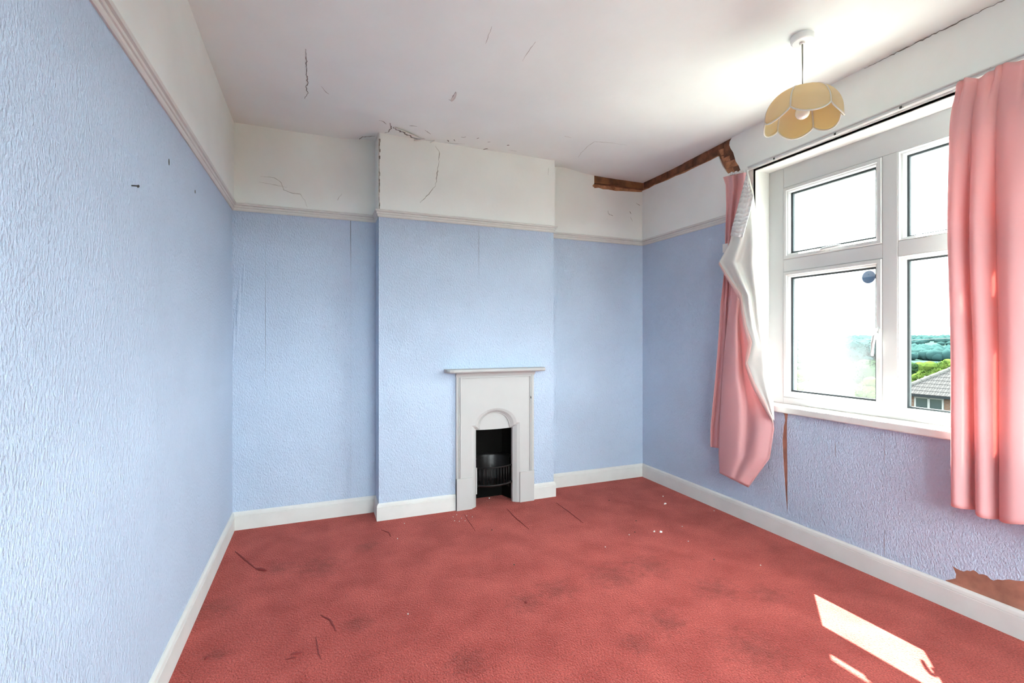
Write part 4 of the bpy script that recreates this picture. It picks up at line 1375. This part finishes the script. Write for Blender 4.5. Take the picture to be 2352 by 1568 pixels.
# pale shed-like house in the misted pane
p = atD(1922, 838, 120)
t = thing('far_house', (p.x, p.y, G(p.x, p.y)), 'pale gabled house faint behind the misted pane', 'house', 'far houses on the hillside')
MB().box((p.x - 1.8, p.y - 1.8, G(p.x, p.y)), (p.x + 1.8, p.y + 1.8, p.z)).build('wall', 'far_wall', t)
MB().prism([(p.x - 2, p.y - 2, p.z), (p.x + 2, p.y - 2, p.z), (p.x, p.y - 2, p.z + 1.4)], (0, 4, 0)).build('roof', 'tile', t)
# parked cars low in the misted pane
def car(u, d, label, yaw):
    q = atD(u, 900, d)
    gz = G(q.x, q.y) + 0.06
    t = thing('car', (q.x, q.y, gz), label, 'car', 'cars parked on the pale road')
    ca, sa = math.cos(yaw), math.sin(yaw)
    def T(x, y, z): return (q.x + x * ca - y * sa, q.y + x * sa + y * ca, gz + z)
    prof = [(-2.1, 0.3), (-2.1, 0.8), (-1.9, 0.95), (-1.2, 1.0), (-0.5, 1.42), (0.9, 1.45), (1.6, 1.0), (2.05, 0.92), (2.1, 0.3)]
    mb = MB()
    mb.loft([[T(x, s * w, z) for x, z in prof] for s, w in ((-1, 0.84), (1, 0.84))], True, True)
    mb.build('body', mat('car_paint', (0.02, 0.024, 0.03), 0.3), t)
    mb = MB()
    mb.loft([[T(x, s * 0.85, z) for x, z in ((-1.0, 1.02), (-0.5, 1.36), (0.85, 1.38), (1.4, 1.02))] for s in (-1, 1)], True, True)
    mb.build('windows', 'hpane', t)
    for x in (-1.3, 1.3):
        for s in (-1, 1):
            MB().tube([T(x, s * 0.7, 0.32), T(x, s * 0.88, 0.32)], 0.32, 12).build('wheel', 'gut', t)
car(1951, 62, 'dark car roof in the middle of the pale road', 0.5)
car(2008, 60, 'dark car at the right end of the pale road by the mullion', 0.5)
car(1876, 64, 'dark car at the left of the pale road', 0.5)

# neighbouring house with hipped tile roof
zE = -1.86
A = atD(2082, 903, 26.0)
Bp = atD(2181, 911.5, 24.4)
A.z = Bp.z = zE
fd = (Bp - A).normalized()                          # along the facade, to the viewer's right
inn = Vector((-fd.y, fd.x, 0))
if inn.dot(Vector((A.x, A.y, 0))) < 0: inn = -inn   # away from us
corner = A - fd * 0.55                              # eaves corner at the left
LEN, DEP, PITCH = 9.0, 7.0, 0.70
gz = G(corner.x, corner.y) - 1.0
hs = thing('neighbour_house', (corner.x, corner.y, gz), 'neighbouring brick house with grey hipped tile roof and white window', 'house')
def H(a, b, z): return corner + fd * a + inn * b + Vector((0, 0, z))
# wall
w0, w1 = 0.30, LEN - 0.30
def wall_uv(o):
    uvl = o.data.uv_layers.new(name='UVMap')
    for poly in o.data.polygons:
        for li in poly.loop_indices:
            v = o.data.vertices[o.data.loops[li].vertex_index].co
            uvl.data[li].uv = (v.dot(fd) + v.dot(inn), v.z)
mb = MB()
pts = [H(w0, 0.30, 0), H(w1, 0.30, 0), H(w1, DEP - 0.3, 0), H(w0, DEP - 0.3, 0)]
mb.prism([Vector((q.x, q.y, gz)) for q in pts], (0, 0, zE - gz))
hw = mb.build('wall', 'hbrick', hs)
wall_uv(hw)
# white two-light window
wa0, wa1 = 0.55 + 0.24 * 1.0, 0.55 + 1.50
wz1, wz0 = zE - 0.14, zE - 1.30
def hbox(a0, a1, b0, b1, z0, z1):
    c = [H(a0, b0, 0), H(a1, b0, 0), H(a1, b1, 0), H(a0, b1, 0)]
    return MB().prism([Vector((q.x, q.y, z0)) for q in c], (0, 0, z1 - z0))
hwin = hbox(wa0, wa0 + 0.08, 0.26, 0.32, wz0, wz1)
hwin.add(*(lambda m: (m.v, m.f))(hbox(wa1 - 0.08, wa1, 0.26, 0.32, wz0, wz1)))
hwin.add(*(lambda m: (m.v, m.f))(hbox((wa0 + wa1) / 2 - 0.05, (wa0 + wa1) / 2 + 0.05, 0.26, 0.32, wz0, wz1)))
hwin.add(*(lambda m: (m.v, m.f))(hbox(wa0 + 0.08, wa1 - 0.08, 0.26, 0.32, wz1 - 0.08, wz1)))
hwin.add(*(lambda m: (m.v, m.f))(hbox(wa0 + 0.08, wa1 - 0.08, 0.26, 0.32, wz0, wz0 + 0.08)))
hwo = hwin.build('window', 'hwhite', hs)
mid = (wa0 + wa1) / 2
hbox(wa0 + 0.08, mid - 0.05, 0.285, 0.295, wz0 + 0.08, wz1 - 0.08).build('pane', 'hpane', hwo)
hbox(mid + 0.05, wa1 - 0.08, 0.285, 0.295, wz0 + 0.08, wz1 - 0.08).build('pane', 'hpane', hwo)
hbox(-0.02, LEN, -0.10, 0.02, zE - 0.12, zE + 0.0).build('gutter', 'gut', hs)
hbox(0.02, LEN, 0.02, 0.32, zE - 0.06, zE - 0.02).build('soffit', 'gut', hs)
# roof body (hipped) and tiles on the slope that faces us
RH = DEP / 2 * PITCH
body = [H(0, 0, 0), H(LEN, 0, 0), H(LEN, DEP, 0), H(0, DEP, 0), H(DEP / 2, DEP / 2, RH), H(LEN - DEP / 2, DEP / 2, RH)]
roof = MB().add(body, [(0, 1, 5, 4), (1, 2, 5), (2, 3, 4, 5), (3, 0, 4), (3, 2, 1, 0)]).build('roof', 'tile', hs)
sl = Vector((inn.x, inn.y, PITCH)).normalized()     # up the slope
nrm = fd.cross(sl).normalized()
if nrm.z < 0: nrm = -nrm
gauge, tw = 0.31, 0.22
slope_len = math.hypot(DEP / 2, RH)
tile_me = None
count = 0
for r_ in range(10):
    s0 = r_ * gauge - 0.05
    left = (max(0, s0) + 0.12) / math.sqrt(1 + PITCH ** 2)
    k0 = int(left / tw)
    for c_ in range(k0, k0 + 22):
        a = c_ * tw
        if a + tw < left or a > 4.6: continue
        base = corner + fd * a + sl * s0 + nrm * 0.02
        if tile_me is None:
            mb = MB()
            prof = [(0.0, 0.022), (0.03, 0.040), (0.07, 0.040), (0.10, 0.022), (0.115, 0.020), (0.145, 0.038), (0.185, 0.038), (0.215, 0.020)]
            ring_a = [fd * x + nrm * (z + 0.022) for x, z in prof] + [fd * x + nrm * 0.0 for x, z in prof[::-1]]
            ring_b = [q + sl * (gauge + 0.04) - nrm * 0.020 for q in ring_a]
            mb.loft([ring_a, ring_b], True, True)
            o = mb.build('tile', 'tile')
            tile_me = o.data
            bpy.data.objects.remove(o)
        o = bpy.data.objects.new('tile', tile_me)
        col.objects.link(o)
        o.parent = roof
        o.location = base - Vector((corner.x, corner.y, gz))
        count += 1
# hip capping
hipd = H(DEP / 2, DEP / 2, RH) - H(0, 0, 0)
for k in range(11):
    a = H(0, 0, 0) + hipd * (k / 12.0) + Vector((0, 0, 0.05))
    b = H(0, 0, 0) + hipd * ((k + 1.03) / 12.0) + Vector((0, 0, 0.05))
    MB().tube([a, b], [0.13, 0.115], 10).build('hip_tile', 'ridge', roof)
# overhead cable
c0, c1 = atD(1990, 779, 22), atD(2260, 769, 19)
mb = MB().tube([c0.lerp(c1, i / 12) - Vector((0, 0, 0.10 * math.sin(PI * i / 12))) for i in range(13)], 0.010, 6)
tag(mb.build('overhead_cable', 'hwhite'), 'thin overhead cable crossing the sky above the neighbouring roof', 'cable')
